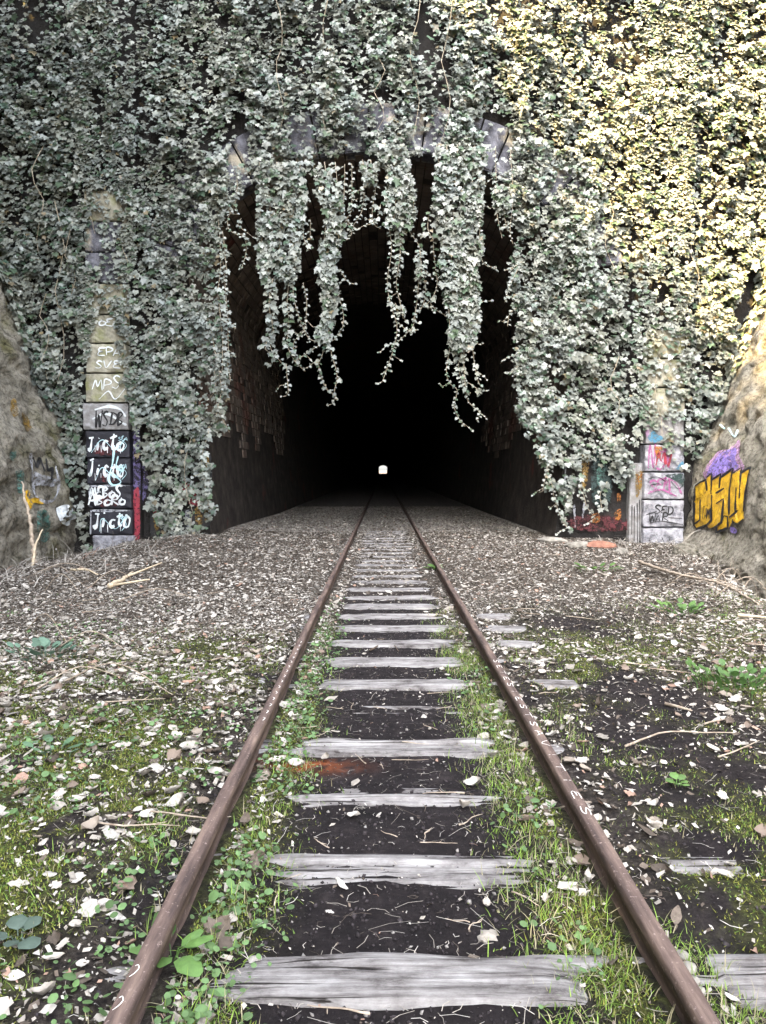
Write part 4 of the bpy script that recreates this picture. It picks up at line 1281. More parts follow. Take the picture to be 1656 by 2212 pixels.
hanging('longest broad ivy curtain right of the middle with forked tails', [Bw([(-60, 500, 960), (0, 500, 940), (200, 492, 890), (400, 485, 880), (560, 555, 880), (700, 560, 888), (850, 550, 860), (1000, 560, 850), (1150, 590, 860), (1300, 635, 860), (1400, 620, 835), (1520, 640, 790)])],
        [B([(640, 1470), (605, 1680), (640, 1780), (690, 1822), (668, 1950), (700, 2040), (752, 2105)]), B([(740, 1500), (740, 1700), (760, 1880), (800, 1945), (857, 2000), (838, 2068)]), B([(800, 1500), (830, 1720), (862, 1805)]), B([(770, 1770), (850, 1822), (922, 1836)]),
         B([(870, 790), (905, 850), (988, 880)]), B([(830, 1160), (870, 1145), (910, 1140)]), B([(810, 1400), (850, 1480), (890, 1470)]), B([(500, 560), (512, 800), (535, 1000), (482, 1130), (385, 1215)]), B([(480, 1150), (525, 1200), (578, 1232)]), B([(520, 660), (570, 610)])],
        [B([(470, 470), (460, 600), (500, 690)]), B([(735, 1500), (700, 1640), (740, 1800), (765, 1850)])])
hanging('short thin ivy strands dangling below the cracked arch stone by the right edge', [Bw([(250, 950, 1120), (330, 960, 1110), (440, 1000, 1090)])], [B([(985, -60), (990, 280), (1000, 500), (1035, 655)]), B([(1095, -20), (1110, 380), (1088, 600), (1112, 710)]), B([(1040, 430), (1062, 540), (1075, 610)])])
hanging('ivy runners straying from the right hand ivy edge into the tunnel mouth', [], [B([(1180, 850), (1110, 890), (1042, 920)]), B([(1150, 900), (1080, 1050), (1045, 1165)]), B([(1160, 1540), (1110, 1565), (1060, 1582)]), B([(1170, 1620), (1110, 1680), (1052, 1690)]), B([(1140, 1200), (1090, 1240), (1070, 1340)]), B([(1150, 1640), (1130, 1720)])])
hanging('lone ivy strand trailing down the dark jamb almost to the leaf litter', [], [[(1178, 985), (1192, 1040), (1202, 1085), (1220, 1130), (1234, 1146)], [(1195, 990), (1180, 1030), (1172, 1060)], [(1240, 1040), (1262, 1065), (1270, 1095), (1290, 1122)], [(1262, 1020), (1255, 1055), (1250, 1075)]],
        [[(1170, 960), (1188, 1020), (1190, 1055)], [(1315, 1040), (1300, 1070), (1304, 1105)]])
hanging('ragged ivy strands hanging along the left edge of the tunnel mouth', [], [[(470, 470), (476, 560), (470, 640), (482, 740), (498, 824)], [(480, 560), (488, 650), (492, 740), (488, 800)], [(462, 800), (470, 880), (495, 934)], [(455, 700), (472, 790), (482, 850)], [(478, 690), (512, 712)], [(474, 540), (500, 548)], [(482, 500), (492, 590)], [(448, 1080), (470, 1102)]],
        [[(470, 620), (480, 720), (480, 830), (468, 900)], [(450, 930), (436, 985), (440, 1040), (452, 1100)]])

# ------------------------------------------------------------------ ground cover
DL = np.array([(0, -.5, .05), (.30, -.16, .12), (.26, .24, .08), (0, .55, .12), (-.26, .24, .03), (-.30, -.16, .08), (0, .0, -.02)])
DF = np.array([(6, i, (i + 1) % 6) for i in range(6)])
def sheet_leaf(kind, sd):
    r2 = np.random.default_rng(sd)
    nu, nv = 7, 4
    V = []
    for i in range(nu):
        u = i / (nu - 1)
        wv = (0.05 + 0.62 * math.sin(math.pi * min(1, u * 1.02)) ** 0.75) * 0.55
        if kind == 'lobed':
            wv *= 1.25 * (0.72 + 0.42 * (i % 2))
        for j in range(nv):
            v = j / (nv - 1) * 2 - 1
            z = 0.20 * v * v + 0.16 * (u - 0.5) ** 2 * 4 + 0.05 * math.sin(5 * u + 3 * v + sd)
            V.append((v * wv, u - 0.5 + 0.06 * v * v, z))
    V = np.array(V) + r2.normal(0, 0.026, (nu * nv, 3))
    q = grid_faces(nv, nu)
    return V, np.concatenate([q[:, [0, 1, 2]], q[:, [0, 2, 3]]])
SHEETS = [sheet_leaf('lobed' if k % 3 == 0 else 'oval', 40 + k) for k in range(6)]
SH = np.array([(-.5, -.2, 0), (.35, -.32, .08), (.5, .22, .02), (-.2, .34, .10)])
SHF = np.array([(0, 1, 2), (0, 2, 3)])

def dry_cols(n):
    a = np.array([0.33, 0.300, 0.262]); b = np.array([0.47, 0.440, 0.400]); c = np.array([0.10, 0.080, 0.064])
    k = rng.random((n, 1)); u = rng.random((n, 1))
    col = np.where(k < 0.38, a * (0.7 + 0.6 * u), np.where(k < 0.72, b * (0.8 + 0.3 * u), c * (0.6 + 0.9 * u)))
    pinkish = (rng.random((n, 1)) < 0.03)
    return np.where(pinkish, np.array([0.32, 0.21, 0.16]) * (0.8 + 0.4 * u), col)

def flat_frames(n, tilt=0.35):
    nr = np.array([0, 0, 1.0]) + rng.normal(0, tilt, (n, 3)) * np.array([1, 1, 0.2])
    a = rng.uniform(0, 2 * math.pi, n)
    return frames(nr, np.stack([np.cos(a), np.sin(a), np.zeros(n)], -1))

def sample_ground(n0, dens, xr, yr, power=1.0):
    x = rng.uniform(*xr, n0); y = yr[0] + (yr[1] - yr[0]) * rng.random(n0) ** power
    lim = 0.62 * y + 0.9                      # a margin beyond the field of view
    k = (rng.random(n0) < dens(x, y)) & (np.abs(x) < lim)
    k &= (np.abs(np.abs(x - TRK) - RAIL) > 0.05)
    # stay off the rock and outside the jambs
    k &= np.abs(x) < 6.75
    k &= ~((y > WY - 0.1) & (np.abs(x) > 3.8))
    k &= ~((y > 17.0) & (np.abs(x) > 5.55))
    return x[k], y[k]

# fine litter and leaf scraps everywhere, one mass
VV, FF, CC = [], [], []; off = 0
def add_mass(T, TF, x, y, s, zoff, tilt, cols, flat=None):
    global off
    n_ = len(x)
    P_ = np.stack([x, y, terrain(x, np.minimum(y, 19.2)) * np.where(y < 19.2, 1, sstep(30, 19.2, y)) - 0.02 * sstep(19.2, 30, y) + zoff], -1)
    v, f = scatter(T, TF, P_, flat_frames(n_, tilt), np.stack([s * rng.uniform(.5, 1.25, n_), s, s * rng.uniform(-1.2, 2.2, n_)], -1))
    VV.append(v); FF.append(f + off); off += len(v); CC.append(np.repeat(cols, len(T), 0))
x, y = sample_ground(240000, lambda a, b: litter_d(a, b) * 0.9 * sstep(4.2, 6.5, b), (-6.8, 6.8), (4.0, 34.0), 1.35)
s = rng.lognormal(math.log(0.030), 0.5, len(x)).clip(0.010, 0.10)
add_mass(DL, DF, x, y, s, 0.004 + 0.014 * rng.random(len(x)), 0.30, dry_cols(len(x)))
for T_, TF_ in SHEETS:
    x, y = sample_ground(4300, lambda a, b: litter_d(a, b) * sstep(7.5, 5.5, b), (-4.6, 4.6), (1.5, 7.5))
    s = rng.lognormal(math.log(0.040), 0.45, len(x)).clip(0.012, 0.095)
    add_mass(T_ * np.array([1, 1, 0.6]), TF_, x, y, s, 0.005 + 0.012 * rng.random(len(x)), 0.26, dry_cols(len(x)))
x, y = sample_ground(190000, lambda a, b: 0.09 * (np.abs(a - TRK) > 0.5) + 0.06 + litter_d(a, b) * 0.75, (-5.5, 5.5), (1.5, 9.5), 1.25)
s = rng.lognormal(math.log(0.015), 0.55, len(x)).clip(0.004, 0.045)
s = np.where(np.abs(x - TRK) < 0.5, s * 0.7, s)
add_mass(SH * np.array([1.0, 0.75, 1]), SHF, x, y, s, 0.004 + 0.010 * rng.random(len(x)), 0.5, dry_cols(len(x)))
tag(mobj('leaf_litter', np.concatenate(VV), np.concatenate(FF), M['dry'], None, False, np.concatenate(CC)),
    'pale dead leaves and leaf scraps strewn thickly over the ground', 'leaf litter', kind='stuff')

# big dead leaves one can tell apart
dead_meshes = []
for k in range(16):
    kind = ('lobed', 'oval')[k % 2]
    T2, TF = sheet_leaf(kind, 70 + k)
    T2 = T2 * np.array([1, 1, random.uniform(0.3, 1.0)])
    c = (np.array([0.42, 0.385, 0.34]), np.array([0.30, 0.255, 0.21]), np.array([0.20, 0.155, 0.125]), np.array([0.44, 0.405, 0.36]))[(k // 2) % 4]
    cn = ('pale cream', 'grey brown', 'dull brown', 'pale cream')[(k // 2) % 4]
    dead_meshes.append((mesh_np('dead_leaf', T2, TF, M['dry'], True, np.tile(c * random.uniform(0.85, 1.1), (len(T2), 1))), kind, cn))
x, y = sample_ground(2600, lambda a, b: 0.10 + 0.55 * litter_d(a, b) + 0.1 * moss_d(a, b), (-3.0, 3.6), (1.75, 6.5), 1.0)
k = (np.abs(x - TRK) > 0.5) | (rng.random(len(x)) < 0.08)
x, y = x[k][:280], y[k][:280]
fr = flat_frames(len(x), 0.2)
zt = terrain(x, y)
for i in range(len(x)):
    me, kind, cn = random.choice(dead_meshes)
    o = bpy.data.objects.new('dead_leaf', me)
    sc_ = random.uniform(0.045, 0.095)
    m = Matrix([[fr[i][a][b] * sc_ for b in range(3)] + [(x[i], y[i], zt[i] + 0.012)[a]] for a in range(3)] + [[0, 0, 0, 1]])
    COL.objects.link(o); o.matrix_world = m
    dxx = x[i] - TRK
    if abs(dxx) < 0.5: where = 'on dark soil between the rails'
    elif abs(dxx) < 0.75: where = 'in grass inside the %s rail' % ('right' if dxx > 0 else 'left')
    elif abs(dxx) < 1.15: where = 'just outside the %s rail' % ('right' if dxx > 0 else 'left')
    elif dxx < 0: where = 'on the mossy verge left of the track'
    else: where = 'on the bare verge right of the track'
    tag(o, '%s %s curled dead leaf lying %s' % (cn, kind, where), 'dead leaf', 'large dead leaves ' + where)

# grass, moss and low herbs
GB = np.array([(-.5, 0, 0), (.5, 0, 0), (.38, .10, .55), (-.38, .10, .55), (.0, .34, 1.0)])
GBF = np.array([(0, 1, 2), (0, 2, 3), (3, 2, 4)])
def grass_d(x, y):
    d = x - TRK
    pat = fbm(x * 3.2, y * 2.2, 601, 3)
    v = np.exp(-((d - 0.56) / 0.15) ** 2) * sstep(9.5, 5.0, y) * sstep(0.25, 0.48, pat)
    v = np.maximum(v, 0.85 * np.exp(-((d - 0.93) / 0.16) ** 2) * sstep(7.5, 4.0, y) * sstep(0.36, 0.56, pat))
    v = np.maximum(v, 0.5 * np.exp(-((d + 0.56) / 0.14) ** 2) * sstep(8.0, 4.0, y) * sstep(0.36, 0.56, pat))
    v = np.maximum(v, 0.8 * moss_d(x, y) * sstep(0.34, 0.56, pat) * (np.abs(d) > 0.8))
    v = np.maximum(v, 0.8 * np.exp(-((x - 3.7) / 0.9) ** 2 - ((y - 7.9) / 1.3) ** 2) * sstep(0.4, 0.55, pat))
    return v
def grass_cols(n):
    u = rng.random((n, 1)); k = rng.random((n, 1))
    c = np.array([0.17, 0.27, 0.045]) * (0.6 + 0.8 * u)
    return np.where(k < 0.34, np.array([0.32, 0.29, 0.18]) * (0.6 + 0.7 * u), c)
x, y = sample_ground(480000, lambda a, b: grass_d(a, b), (-4.0, 5.2), (1.6, 9.5), 1.5)
n = len(x)
h = rng.lognormal(math.log(0.030), 0.5, n).clip(0.008, 0.11)
h = h * np.where(np.abs(x - TRK) < 1.05, 1.15, 0.62)
a = rng.uniform(0, 2 * math.pi, n); lean = np.abs(rng.normal(0, 0.85, n))
nr = np.stack([np.cos(a) * lean, np.sin(a) * lean, np.ones(n)], -1)
nr /= np.linalg.norm(nr, axis=1, keepdims=True)
t_ = np.stack([np.cos(a), np.sin(a), np.zeros(n)], -1)
v, f = scatter(GB, GBF, np.stack([x, y, terrain(x, y) - 0.004], -1), frames(nr, t_), np.stack([rng.uniform(.0022, .0045, n), h * .9, h], -1))
tag(mobj('grass', v, f, M['grass'], None, False, np.repeat(grass_cols(n), len(GB), 0)), 'fresh green and straw coloured grass along the rails and over the verge', 'grass', kind='stuff')

x, y = sample_ground(420000, lambda a, b: moss_d(a, b) * sstep(0.30, 0.50, fbm(a * 6, b * 5, 621, 3)), (-4.4, 4.4), (1.6, 7.5), 1.35)
n = len(x)
h = rng.lognormal(math.log(0.011), 0.4, n).clip(0.004, 0.03)
a = rng.uniform(0, 2 * math.pi, n); lean = np.abs(rng.normal(0, 0.7, n))
nr = np.stack([np.cos(a) * lean, np.sin(a) * lean, np.ones(n)], -1)
v, f = scatter(GB[[0, 1, 4]], np.array([(0, 1, 2)]), np.stack([x, y, terrain(x, y) + 0.006 * rng.random(n)], -1), frames(nr, np.stack([np.cos(a), np.sin(a), np.zeros(n)], -1)), np.stack([rng.uniform(.003, .007, n), h * 1.2, h], -1))
mc = np.array([0.18, 0.195, 0.036]) * (0.55 + 0.9 * rng.random((n, 1)))
mc = np.where(rng.random((n, 1)) < 0.25, np.array([0.10, 0.17, 0.03]) * (0.6 + 0.8 * rng.random((n, 1))), mc)
tag(mobj('moss', v, f, M['grass'], None, False, np.repeat(mc, 3, 0)), 'yellow green moss carpet on the verge beside the left rail', 'moss', kind='stuff')

OC = np.array([(1, 0, 0), (0, 1, 0), (-1, 0, 0), (0, -1, 0), (0, 0, .8), (0, 0, -.8)], float)
OCF = np.array([(0, 1, 4), (1, 2, 4), (2, 3, 4), (3, 0, 4), (1, 0, 5), (2, 1, 5), (3, 2, 5), (0, 3, 5)])
x, y = sample_ground(26000, lambda a, b: np.where(np.abs(a - TRK) < 0.55, 1.0, 0.3) * sstep(9, 5, b), (-1.2, 3.2), (1.6, 8.0), 1.4)
n = len(x)
cs = rng.lognormal(math.log(0.0045), 0.5, n).clip(0.002, 0.014)
v, f = scatter(OC, OCF, np.stack([x, y, terrain(x, y) + cs * 0.3], -1), flat_frames(n, 0.8), np.stack([cs * rng.uniform(.6, 1.4, n), cs, cs * rng.uniform(.5, 1.1, n)], -1))
sc_c = np.array([0.030, 0.025, 0.027]) * (0.5 + 1.3 * rng.random((n, 1)))
sc_c = np.where(rng.random((n, 1)) < 0.07, np.array([0.26, 0.245, 0.23]), sc_c)
tag(mobj('soil_crumbs', v, f, M['dry'], None, False, np.repeat(sc_c, 6, 0)), 'dark crumbs of soil and grit between the sleepers', 'soil', kind='stuff')

# fine dry stalks lying about
x, y = sample_ground(15000, lambda a, b: 0.25 + 0.4 * (np.abs(a - TRK) < 0.55) + 0.3 * grass_d(a, b), (-4, 5), (1.6, 8.5), 1.2)
n = len(x)
ST = np.array([(-.5, -.5, 0), (.5, -.5, 0), (.5, 0, .02), (-.5, 0, .02), (.5, .5, 0), (-.5, .5, 0)])
ST[2:4, 0] += 18 * 0.2; 
STF = np.array([(0, 1, 2), (0, 2, 3), (3, 2, 4), (3, 4, 5)])
L = rng.lognormal(math.log(0.045), 0.5, n).clip(0.015, 0.16)
v, f = scatter(ST, STF, np.stack([x, y, terrain(x, y) + 0.012], -1), flat_frames(n, 0.12), np.stack([rng.uniform(.0012, .0028, n), L, L], -1))
tag(mobj('dry_stalks', v, f, M['dry'], None, False, np.repeat(dry_cols(n), 6, 0)), 'fine dry stalks and needles scattered on the dark soil', 'dry stalks', kind='stuff')

ab = np.linspace(0, 1, 6)
BR = np.concatenate([np.stack([np.full(6, sg * 0.5), 0.9 * ab, 1.0 * ab * (1.25 - 0.75 * ab)], -1) for sg in (-1, 1)])
BRF = np.array([q for i in range(5) for q in ((i, i + 1, i + 7), (i, i + 7, i + 6))])
def brush(name, label, n_, xr, yr, hmed):
    x = rng.uniform(*xr, n_); y = rng.uniform(*yr, n_)
    k_ = fbm(x * 1.1, y * 0.9, 631, 3) > 0.42
    x, y = x[k_], y[k_]; n_ = len(x)
    a = rng.uniform(0, 2 * math.pi, n_)
    nr = np.stack([np.cos(a) * 0.2, np.sin(a) * 0.2, np.ones(n_)], -1)
    L_ = rng.lognormal(math.log(hmed), 0.5, n_).clip(0.08, 0.9)
    v_, f_ = scatter(BR, BRF, np.stack([x, y, terrain(x, y) - 0.02], -1), frames(nr, np.stack([-np.sin(a), np.cos(a), np.zeros(n_)], -1)), np.stack([rng.uniform(.006, .016, n_), L_, L_ * rng.uniform(0.3, 1.0, n_)], -1))
    tag(mobj(name, v_, f_, M['dry'], None, False, np.repeat(dry_cols(n_) * 0.75, 12, 0)), label, 'brush', kind='stuff')
brush('brushwood', 'tangle of dead stems below the mossy rock with grey graffiti', 1600, (-6.9, -4.0), (6.0, 16.6), 0.26)
brush('brushwood', 'tangle of dead stems along the ditch below the yellow graffiti', 1000, (4.4, 6.9), (8.0, 16.4), 0.24)

# small round leaved herbs
HB = np.array([(0, 0, 0), (.32, .18, .03), (.45, .55, -.02), (.22, .92, -.05), (0, .98, -.08), (-.22, .92, -.05), (-.45, .55, -.02), (-.32, .18, .03), (0, .5, .05)])
HBF = np.array([(8, i, (i + 1) % 8) for i in range(8)])
def herb_d(x, y):
    d = x - TRK
    pat = fbm(x * 2.6, y * 1.8, 611, 3)
    v = np.exp(-((d + 0.60) / 0.13) ** 2) * sstep(9.5, 6.0, y) * sstep(0.28, 0.5, pat)
    v = np.maximum(v, 0.45 * np.exp(-((d - 0.60) / 0.12) ** 2) * sstep(8.0, 5.0, y) * sstep(0.42, 0.58, pat))
    v = np.maximum(v, 0.5 * np.exp(-((d + 0.95) / 0.15) ** 2) * sstep(6.0, 3.0, y) * sstep(0.4, 0.55, pat))
    v = np.maximum(v, 0.4 * sstep(-0.95, -1.3, x) * sstep(6.5, 3.5, y) * sstep(0.42, 0.56, pat))
    v = np.maximum(v, 0.9 * np.exp(-((x - 4.15) / 0.55) ** 2 - ((y - 6.9) / 0.6) ** 2) * sstep(0.35, 0.5, pat))
    v = np.maximum(v, 0.22 * sstep(-1.8, -3.0, x) * sstep(9.5, 6.0, y) * sstep(0.5, 0.62, pat))
    return v
x, y = sample_ground(130000, herb_d, (-4.6, 5.0), (1.6, 10.0), 1.2)
n = len(x)
s = rng.lognormal(math.log(0.018), 0.4, n).clip(0.008, 0.045)
hc = np.array([0.10, 0.175, 0.065]) * (0.6 + 0.8 * rng.random((n, 1)))
v, f = scatter(HB, HBF, np.stack([x, y, terrain(x, y) + 0.012 + 0.03 * rng.random(n)], -1), flat_frames(n, 0.45), s)
tag(mobj('ground_herbs', v, f, M['herb'], None, False, np.repeat(hc, 9, 0)), 'low round leaved green herbs creeping beside the rails', 'herbs', kind='stuff')

# ------------------------------------------------------------------ single plants, twigs, stones
def plant(label, loc, n_, size, narrow=0.4, group=None, rise=0.6, col_=(0.09, 0.17, 0.045)):
    zt = float(terrain(loc[0], loc[1]))
    root = empty('leafy_plant', (loc[0], loc[1], zt), label, 'plant', group)
    for k in range(n_):
        a = 2.4 * k + random.uniform(-.4, .4)
        L = size * random.uniform(0.6, 1.15)
        r0 = L * 0.25
        up = rise * random.uniform(0.5, 1.3)
        sp = 0.012 if n_ < 12 else size * random.uniform(0.1, 2.2) * (1 + n_ / 60)
        base = Vector((loc[0] + math.cos(a) * sp, loc[1] + math.sin(a) * sp, zt))
        mid_ = base + Vector((math.cos(a) * r0, math.sin(a) * r0, L * up * 0.5))
        c_ = np.array(col_) * random.uniform(0.7, 1.3)
        sv, sf = tube([base - Vector((0, 0, .01)), (base + mid_) / 2 + Vector((0, 0, .01)), mid_], 0.0022, 4)
        mobj('stalk', sv, sf, M['herb'], root, False, np.tile(c_, (len(sv), 1)))
        T = HB * np.array([narrow * 2, 1, 1.5])
        nr = np.array([[-math.cos(a) * up * .7, -math.sin(a) * up * .7, 1.0]])
        R_ = frames(nr, np.array([[math.cos(a), math.sin(a), up * 0.2]]))
        v_, f_ = scatter(T, HBF, np.array([mid_]), R_, np.array([L]))
        mobj('leaf', v_, f_, M['herb'], root, False, np.tile(c_, (len(v_), 1)))
    return root
plant('broad leaved green plant sprouting between the left rail and a sleeper', on_ground(372, 2075), 6, 0.13, 0.3)
plant('small lobed leaf plant on the outer side of the scratched right rail', on_ground(1465, 1690 + 20), 7, 0.05, 0.5)
plant('tiny green plant growing against the inner side of the right rail far ahead', on_ground(938, 1232), 9, 0.12, 0.5)
plant('bright bushy green plant on the right verge', on_ground(1590, 1490), 110, 0.055, 0.42, None, 2.0, (0.075, 0.15, 0.042))
plant('low green plant beside the fallen white pole', on_ground(1480, 1335), 40, 0.09, 0.4, None, 1.2)
plant('small green tuft in the litter in front of the white pilaster', on_ground(1290, 1240), 14, 0.14, 0.35, None, 0.8)
plant('grey green seedling on the leaf covered left verge', on_ground(110, 1640), 16, 0.06, 0.45, None, 0.8, (0.09, 0.16, 0.09))
plant('bluish bramble leaves over dead leaves at the left edge', on_ground(100, 1425), 34, 0.09, 0.5, None, 1.3, (0.10, 0.17, 0.12))
plant('dark leaved seedling in the moss beside the left rail', on_ground(40, 2050), 7, 0.07, 0.5, None, 0.4, (0.07, 0.10, 0.08))

def stick(label, pts_px, r, mat='twig', name='twig', zlift=0.02, pts3=None, forks=0, group=None):
    if pts3 is None:
        pts3 = []
        for (a, b) in pts_px:
            gx_, gy_ = on_ground(a, b)
            pts3.append((gx_, gy_, float(terrain(gx_, gy_)) + zlift))
    rs = resample([np.array(p) for p in pts3], 0.06 if len(pts3) > 2 else 0.5)
    n_ = len(rs)
    rs = [q + np.array([random.uniform(-1, 1), random.uniform(-1, 1), random.uniform(-.4, .4)]) * r * 0.5 for q in rs]
    geo = [tube(rs, [r * (1 - 0.6 * i / max(1, n_ - 1)) * random.uniform(.9, 1.1) for i in range(n_)], 6)]
    for _ in range(forks):
        i = random.randrange(1, max(2, n_ - 1))
        d = np.array([random.uniform(-1, 1), random.uniform(-1, 1), random.uniform(0, .3)]) * r * 14
        geo.append(tube([rs[i], rs[i] + d * 0.5, rs[i] + d], [r * .5, r * .4, r * .25], 5))
    o = mobj(name, *merge(geo), M[mat], None, True)
    return tag(o, label, 'branch' if name == 'branch' else 'twig', group)

stick('forked pale peeled branch lying on the left leaf bank', [(235, 1282), (262, 1268), (285, 1250)], 0.035, 'pale_branch', 'branch', 0.06, None, 2)
stick('short pale broken branch lying behind the forked peeled one', [(155, 1247), (185, 1250), (212, 1256)], 0.022, 'pale_branch', 'branch', 0.05)
stick('long curved grey twig lying on the right verge', [(1352, 1632), (1400, 1612), (1450, 1602), (1520, 1603), (1585, 1604)], 0.007, 'twig', 'branch', 0.03)
stick('straight white pole lying at the right edge of the verge', [(1592, 1356), (1660, 1362)], 0.02, 'pale_branch', 'branch', 0.05)
stick('weathered pole lying along the foot of the right leaf bank', [(1380, 1232), (1460, 1265), (1560, 1300), (1640, 1345)], 0.028, 'twig', 'branch', 0.10)
stick('short grey stick on dark soil beyond the right rail', [(1440, 1536), (1495, 1552)], 0.012, 'twig', 'branch', 0.02)
stick('crooked dark twig lying across a bleached sleeper', [(800, 1404), (830, 1388), (850, 1392), (862, 1404)], 0.008, 'bark', 'branch', 0.02)
lx, lz = on_wall(75, 1240, 13.0)
stick('thick pale stick leaning against the mossy left rock', None, 0.045, 'twig', 'branch', 0, [(lx, 13.0, -0.05), (lx - 0.12, 13.15, 0.6), (lx - 0.42, 13.5, 1.35)])
lx2, _ = on_wall(70, 1245, 12.6)
stick('short yellowish stick stuck upright in leaves below the mossy rock', None, 0.026, 'pale_branch', 'branch', 0, [(lx2, 12.6, -0.05), (lx2 + 0.03, 12.65, 0.25), (lx2 + 0.13, 12.7, 0.56)])
# bramble canes and dead stems
for k in range(9):
    a0 = random.uniform(0, 260); b0 = random.uniform(1230, 1560)
    g0 = on_ground(a0, b0)
    g1 = (g0[0] + random.uniform(0.5, 1.4), g0[1] + random.uniform(-0.9, 0.6))
    z0 = float(terrain(*g0)); z1 = float(terrain(*g1))
    m_ = ((g0[0] + g1[0]) / 2, (g0[1] + g1[1]) / 2, max(z0, z1) + random.uniform(0.08, 0.25))
    stick('dead bramble cane arching over the left leaf bank', None, 0.006, 'twig', 'bramble_cane', 0, [(g0[0], g0[1], z0), m_, (g1[0], g1[1], z1 + .01)], 2, 'dead bramble canes on the left bank')
for k in range(12):
    a0 = random.uniform(1490, 1650); b0 = random.uniform(1200, 1320)
    g0 = on_ground(a0, b0)
    g1 = (g0[0] + random.uniform(-0.9, 0.9), g0[1] + random.uniform(-0.9, 0.6))
    z0 = float(terrain(*g0)); z1 = float(terrain(*g1))
    m_ = ((g0[0] + g1[0]) / 2, (g0[1] + g1[1]) / 2, max(z0, z1) + random.uniform(0.06, 0.3))
    stick('dead wiry stem arching over the leaf pile below the yellow graffiti', None, 0.006, 'twig', 'wiry_weed', 0, [(g0[0], g0[1], z0), m_, (g1[0], g1[1], z1 + .01)], 2, 'dead stems on the right leaf pile')
for k in range(26):
    x0 = random.uniform(-0.45, 0.6); y0 = random.uniform(1.9, 5.2)
    an = random.uniform(0, 6.28); L = random.uniform(0.06, 0.2)
    pts = []
    for j in range(4):
        xx_ = x0 + math.cos(an) * L * j / 3 + random.uniform(-.01, .01); yy_ = y0 + math.sin(an) * L * j / 3 + random.uniform(-.01, .01)
        pts.append((xx_, yy_, max(float(terrain(xx_, yy_)), 0.0) + 0.010))
    stick('thin dry twig lying on the dark soil between the rails', None, random.uniform(0.0018, 0.0035), 'twig', 'twig', 0, pts, 1, 'twigs lying between the rails')
for k in range(22):
    x0 = random.uniform(1.0, 3.6); y0 = random.uniform(2.2, 9)
    an = random.gauss(0, .6); L = random.uniform(0.12, 0.45)
    pts = []
    for j in range(4):
        xx_ = x0 + math.cos(an) * L * j / 3 + random.uniform(-.02, .02); yy_ = y0 + math.sin(an) * L * j / 3 + random.uniform(-.02, .02)
        pts.append((xx_, yy_, float(terrain(xx_, yy_)) + 0.02))
    stick('dry grey twig lying on the ground right of the track', None, random.uniform(0.003, 0.007), 'twig', 'twig', 0, pts, 1, 'twigs lying right of the track')
for k in range(18):
    x0 = random.uniform(-4.2, -1.0); y0 = random.uniform(2.6, 10)
    an = random.gauss(0, .6); L = random.uniform(0.12, 0.45)
    pts = []
    for j in range(4):
        xx_ = x0 + math.cos(an) * L * j / 3 + random.uniform(-.02, .02); yy_ = y0 + math.sin(an) * L * j / 3 + random.uniform(-.02, .02)
        pts.append((xx_, yy_, float(terrain(xx_, yy_)) + 0.025))
    stick('dry brown twig lying in the litter left of the track', None, random.uniform(0.003, 0.007), 'twig', 'twig', 0, pts, 1, 'twigs lying left of the track')

def stone(label, loc, size, mat='stone', group=None, name='stone', rz=None):
    bm = bmesh.new()
    bmesh.ops.create_icosphere(bm, subdivisions=2, radius=1.0)
    sd = random.randrange(1000)
    for v in bm.verts:
        k = 0.78 + 0.42 * float(fbm(v.co.x * 1.7 + sd, v.co.y * 1.7 + v.co.z * 2.3, sd, 2))
        v.co = Vector((v.co.x * size[0], v.co.y * size[1], v.co.z * size[2])) * k
    o = bobj(name, bm, M[mat])
    o.location = (loc[0], loc[1], float(terrain(loc[0], loc[1])) + size[2] * 0.35)
    o.rotation_euler = (random.uniform(-.2, .2), random.uniform(-.2, .2), random.uniform(0, 3) if rz is None else rz)
    return tag(o, label, 'stone', group)
stone('rounded reddish stone in the litter before the right recess', on_ground(1300, 1185), (0.30, 0.20, 0.10), 'brick_red', rz=0)
stone('flat grey stone slab at the foot of the right tunnel jamb', on_ground(1250, 1184), (0.30, 0.22, 0.09), rz=0.2)
stone('flat pale stone slab against the dark right tunnel wall', on_ground(1195, 1172), (0.34, 0.2, 0.08), rz=0.1)
stone('small rough stone beside the pilaster return', on_ground(1345, 1196), (0.14, 0.11, 0.07))
for (a, b, s_) in ((1478, 2062, .02), (1490, 2090, .022), (1500, 2118, .018), (1510, 2140, .02)):
    g = on_ground(a, b)
    stone('little pale pebble against the outer side of the right rail', g, (s_, s_ * 1.2, s_ * .8), 'stone', 'pebbles against the right rail', 'pebble')
for k in range(7):
    g = (random.uniform(5.2, 6.5), random.uniform(12.5, 16.6))
    s_ = random.uniform(0.12, 0.3)
    stone('rough fallen rock in the ditch below the yellow graffiti', g, (s_, s_ * .8, s_ * .6), 'rock', 'fallen rocks in the ditch')

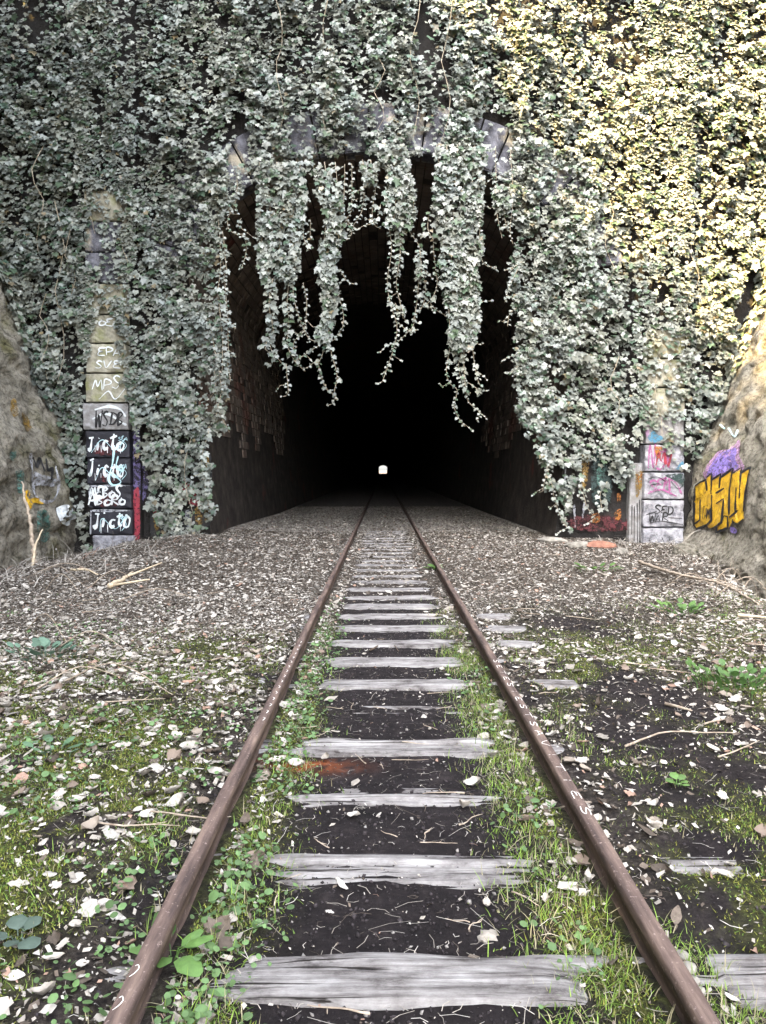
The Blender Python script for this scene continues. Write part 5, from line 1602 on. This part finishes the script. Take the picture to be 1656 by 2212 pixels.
# ------------------------------------------------------------------ trees on the left hillside (they shade the cutting)
def tree(loc, H, sd):
    r2 = random.Random(sd)
    rr = np.random.default_rng(sd)
    root = empty('hillside_tree', loc, 'tall dense leafy tree on the hilltop left of the cutting', 'tree', 'trees on the hilltop left of the cutting')
    lx_, ly_, lz_ = loc
    pts = [(lx_ + 0.25 * math.sin(k), ly_ + 0.2 * math.cos(k * 1.3), lz_ - 0.4 + H * 0.9 * k / 8) for k in range(9)]
    geo = [tube(pts, [0.34 * (1 - 0.85 * k / 8) for k in range(9)], 8)]
    cen = []
    for k in range(26):
        f_ = 0.10 + 0.85 * (k / 25)
        a = 2.4 * k
        reach = (3.6 if f_ < 0.75 else 3.6 * (1.0 - f_) / 0.25 * 0.8 + 0.5) * r2.uniform(0.75, 1.1)
        p0 = Vector((lx_, ly_, lz_ + H * 0.88 * f_))
        p1 = p0 + Vector((math.cos(a) * reach, math.sin(a) * reach, H * 0.06))
        geo.append(tube([p0, (p0 + p1) / 2 + Vector((0, 0, -.1)), p1], [0.09, 0.06, 0.02], 5))
        for q in (0.45, 0.75, 1.0):
            cen.append(p0 + (p1 - p0) * q + Vector((r2.gauss(0, .3), r2.gauss(0, .3), r2.gauss(0, .4))))
    cen.append(Vector((lx_, ly_, lz_ + H * 0.93)))
    mobj('trunk', *merge(geo), M['bark'], root, True)
    C_ = np.array([tuple(c) for c in cen])
    per = 95
    idx = np.repeat(np.arange(len(C_)), per)
    d = rr.normal(0, 1, (len(idx), 3)); d *= np.array([0.75, 0.75, 0.6])
    P_ = C_[idx] + d
    n_ = len(P_)
    R_ = frames(rr.normal(0, 1, (n_, 3)) + np.array([0, 0, .4]), rr.normal(0, 1, (n_, 3)))
    T = np.array([(0, 0, 0), (.42, .45, .05), (0, 1, -.08), (-.42, .45, .05)])
    v_, f_ = scatter(T, np.array([(0, 1, 2), (0, 2, 3)]), P_, R_, rr.uniform(0.27, 0.48, n_))
    cc = np.array([0.045, 0.085, 0.03]) * (0.6 + 0.8 * rr.random((n_, 1)))
    tag(mobj('crown', v_, f_, M['needle'], root, False, np.repeat(cc, len(T), 0)), kind='stuff')
for k, (ty, th) in enumerate(((-19, 13.2), (-14.5, 12.2), (-10, 13.6), (-5.6, 13.0), (-1.4, 13.2), (2.8, 13.6), (7.0, 12.6), (11.2, 11.0))):
    tree((-10.6 + 0.5 * math.sin(k * 2.1), ty, 13.5), th, 900 + k)
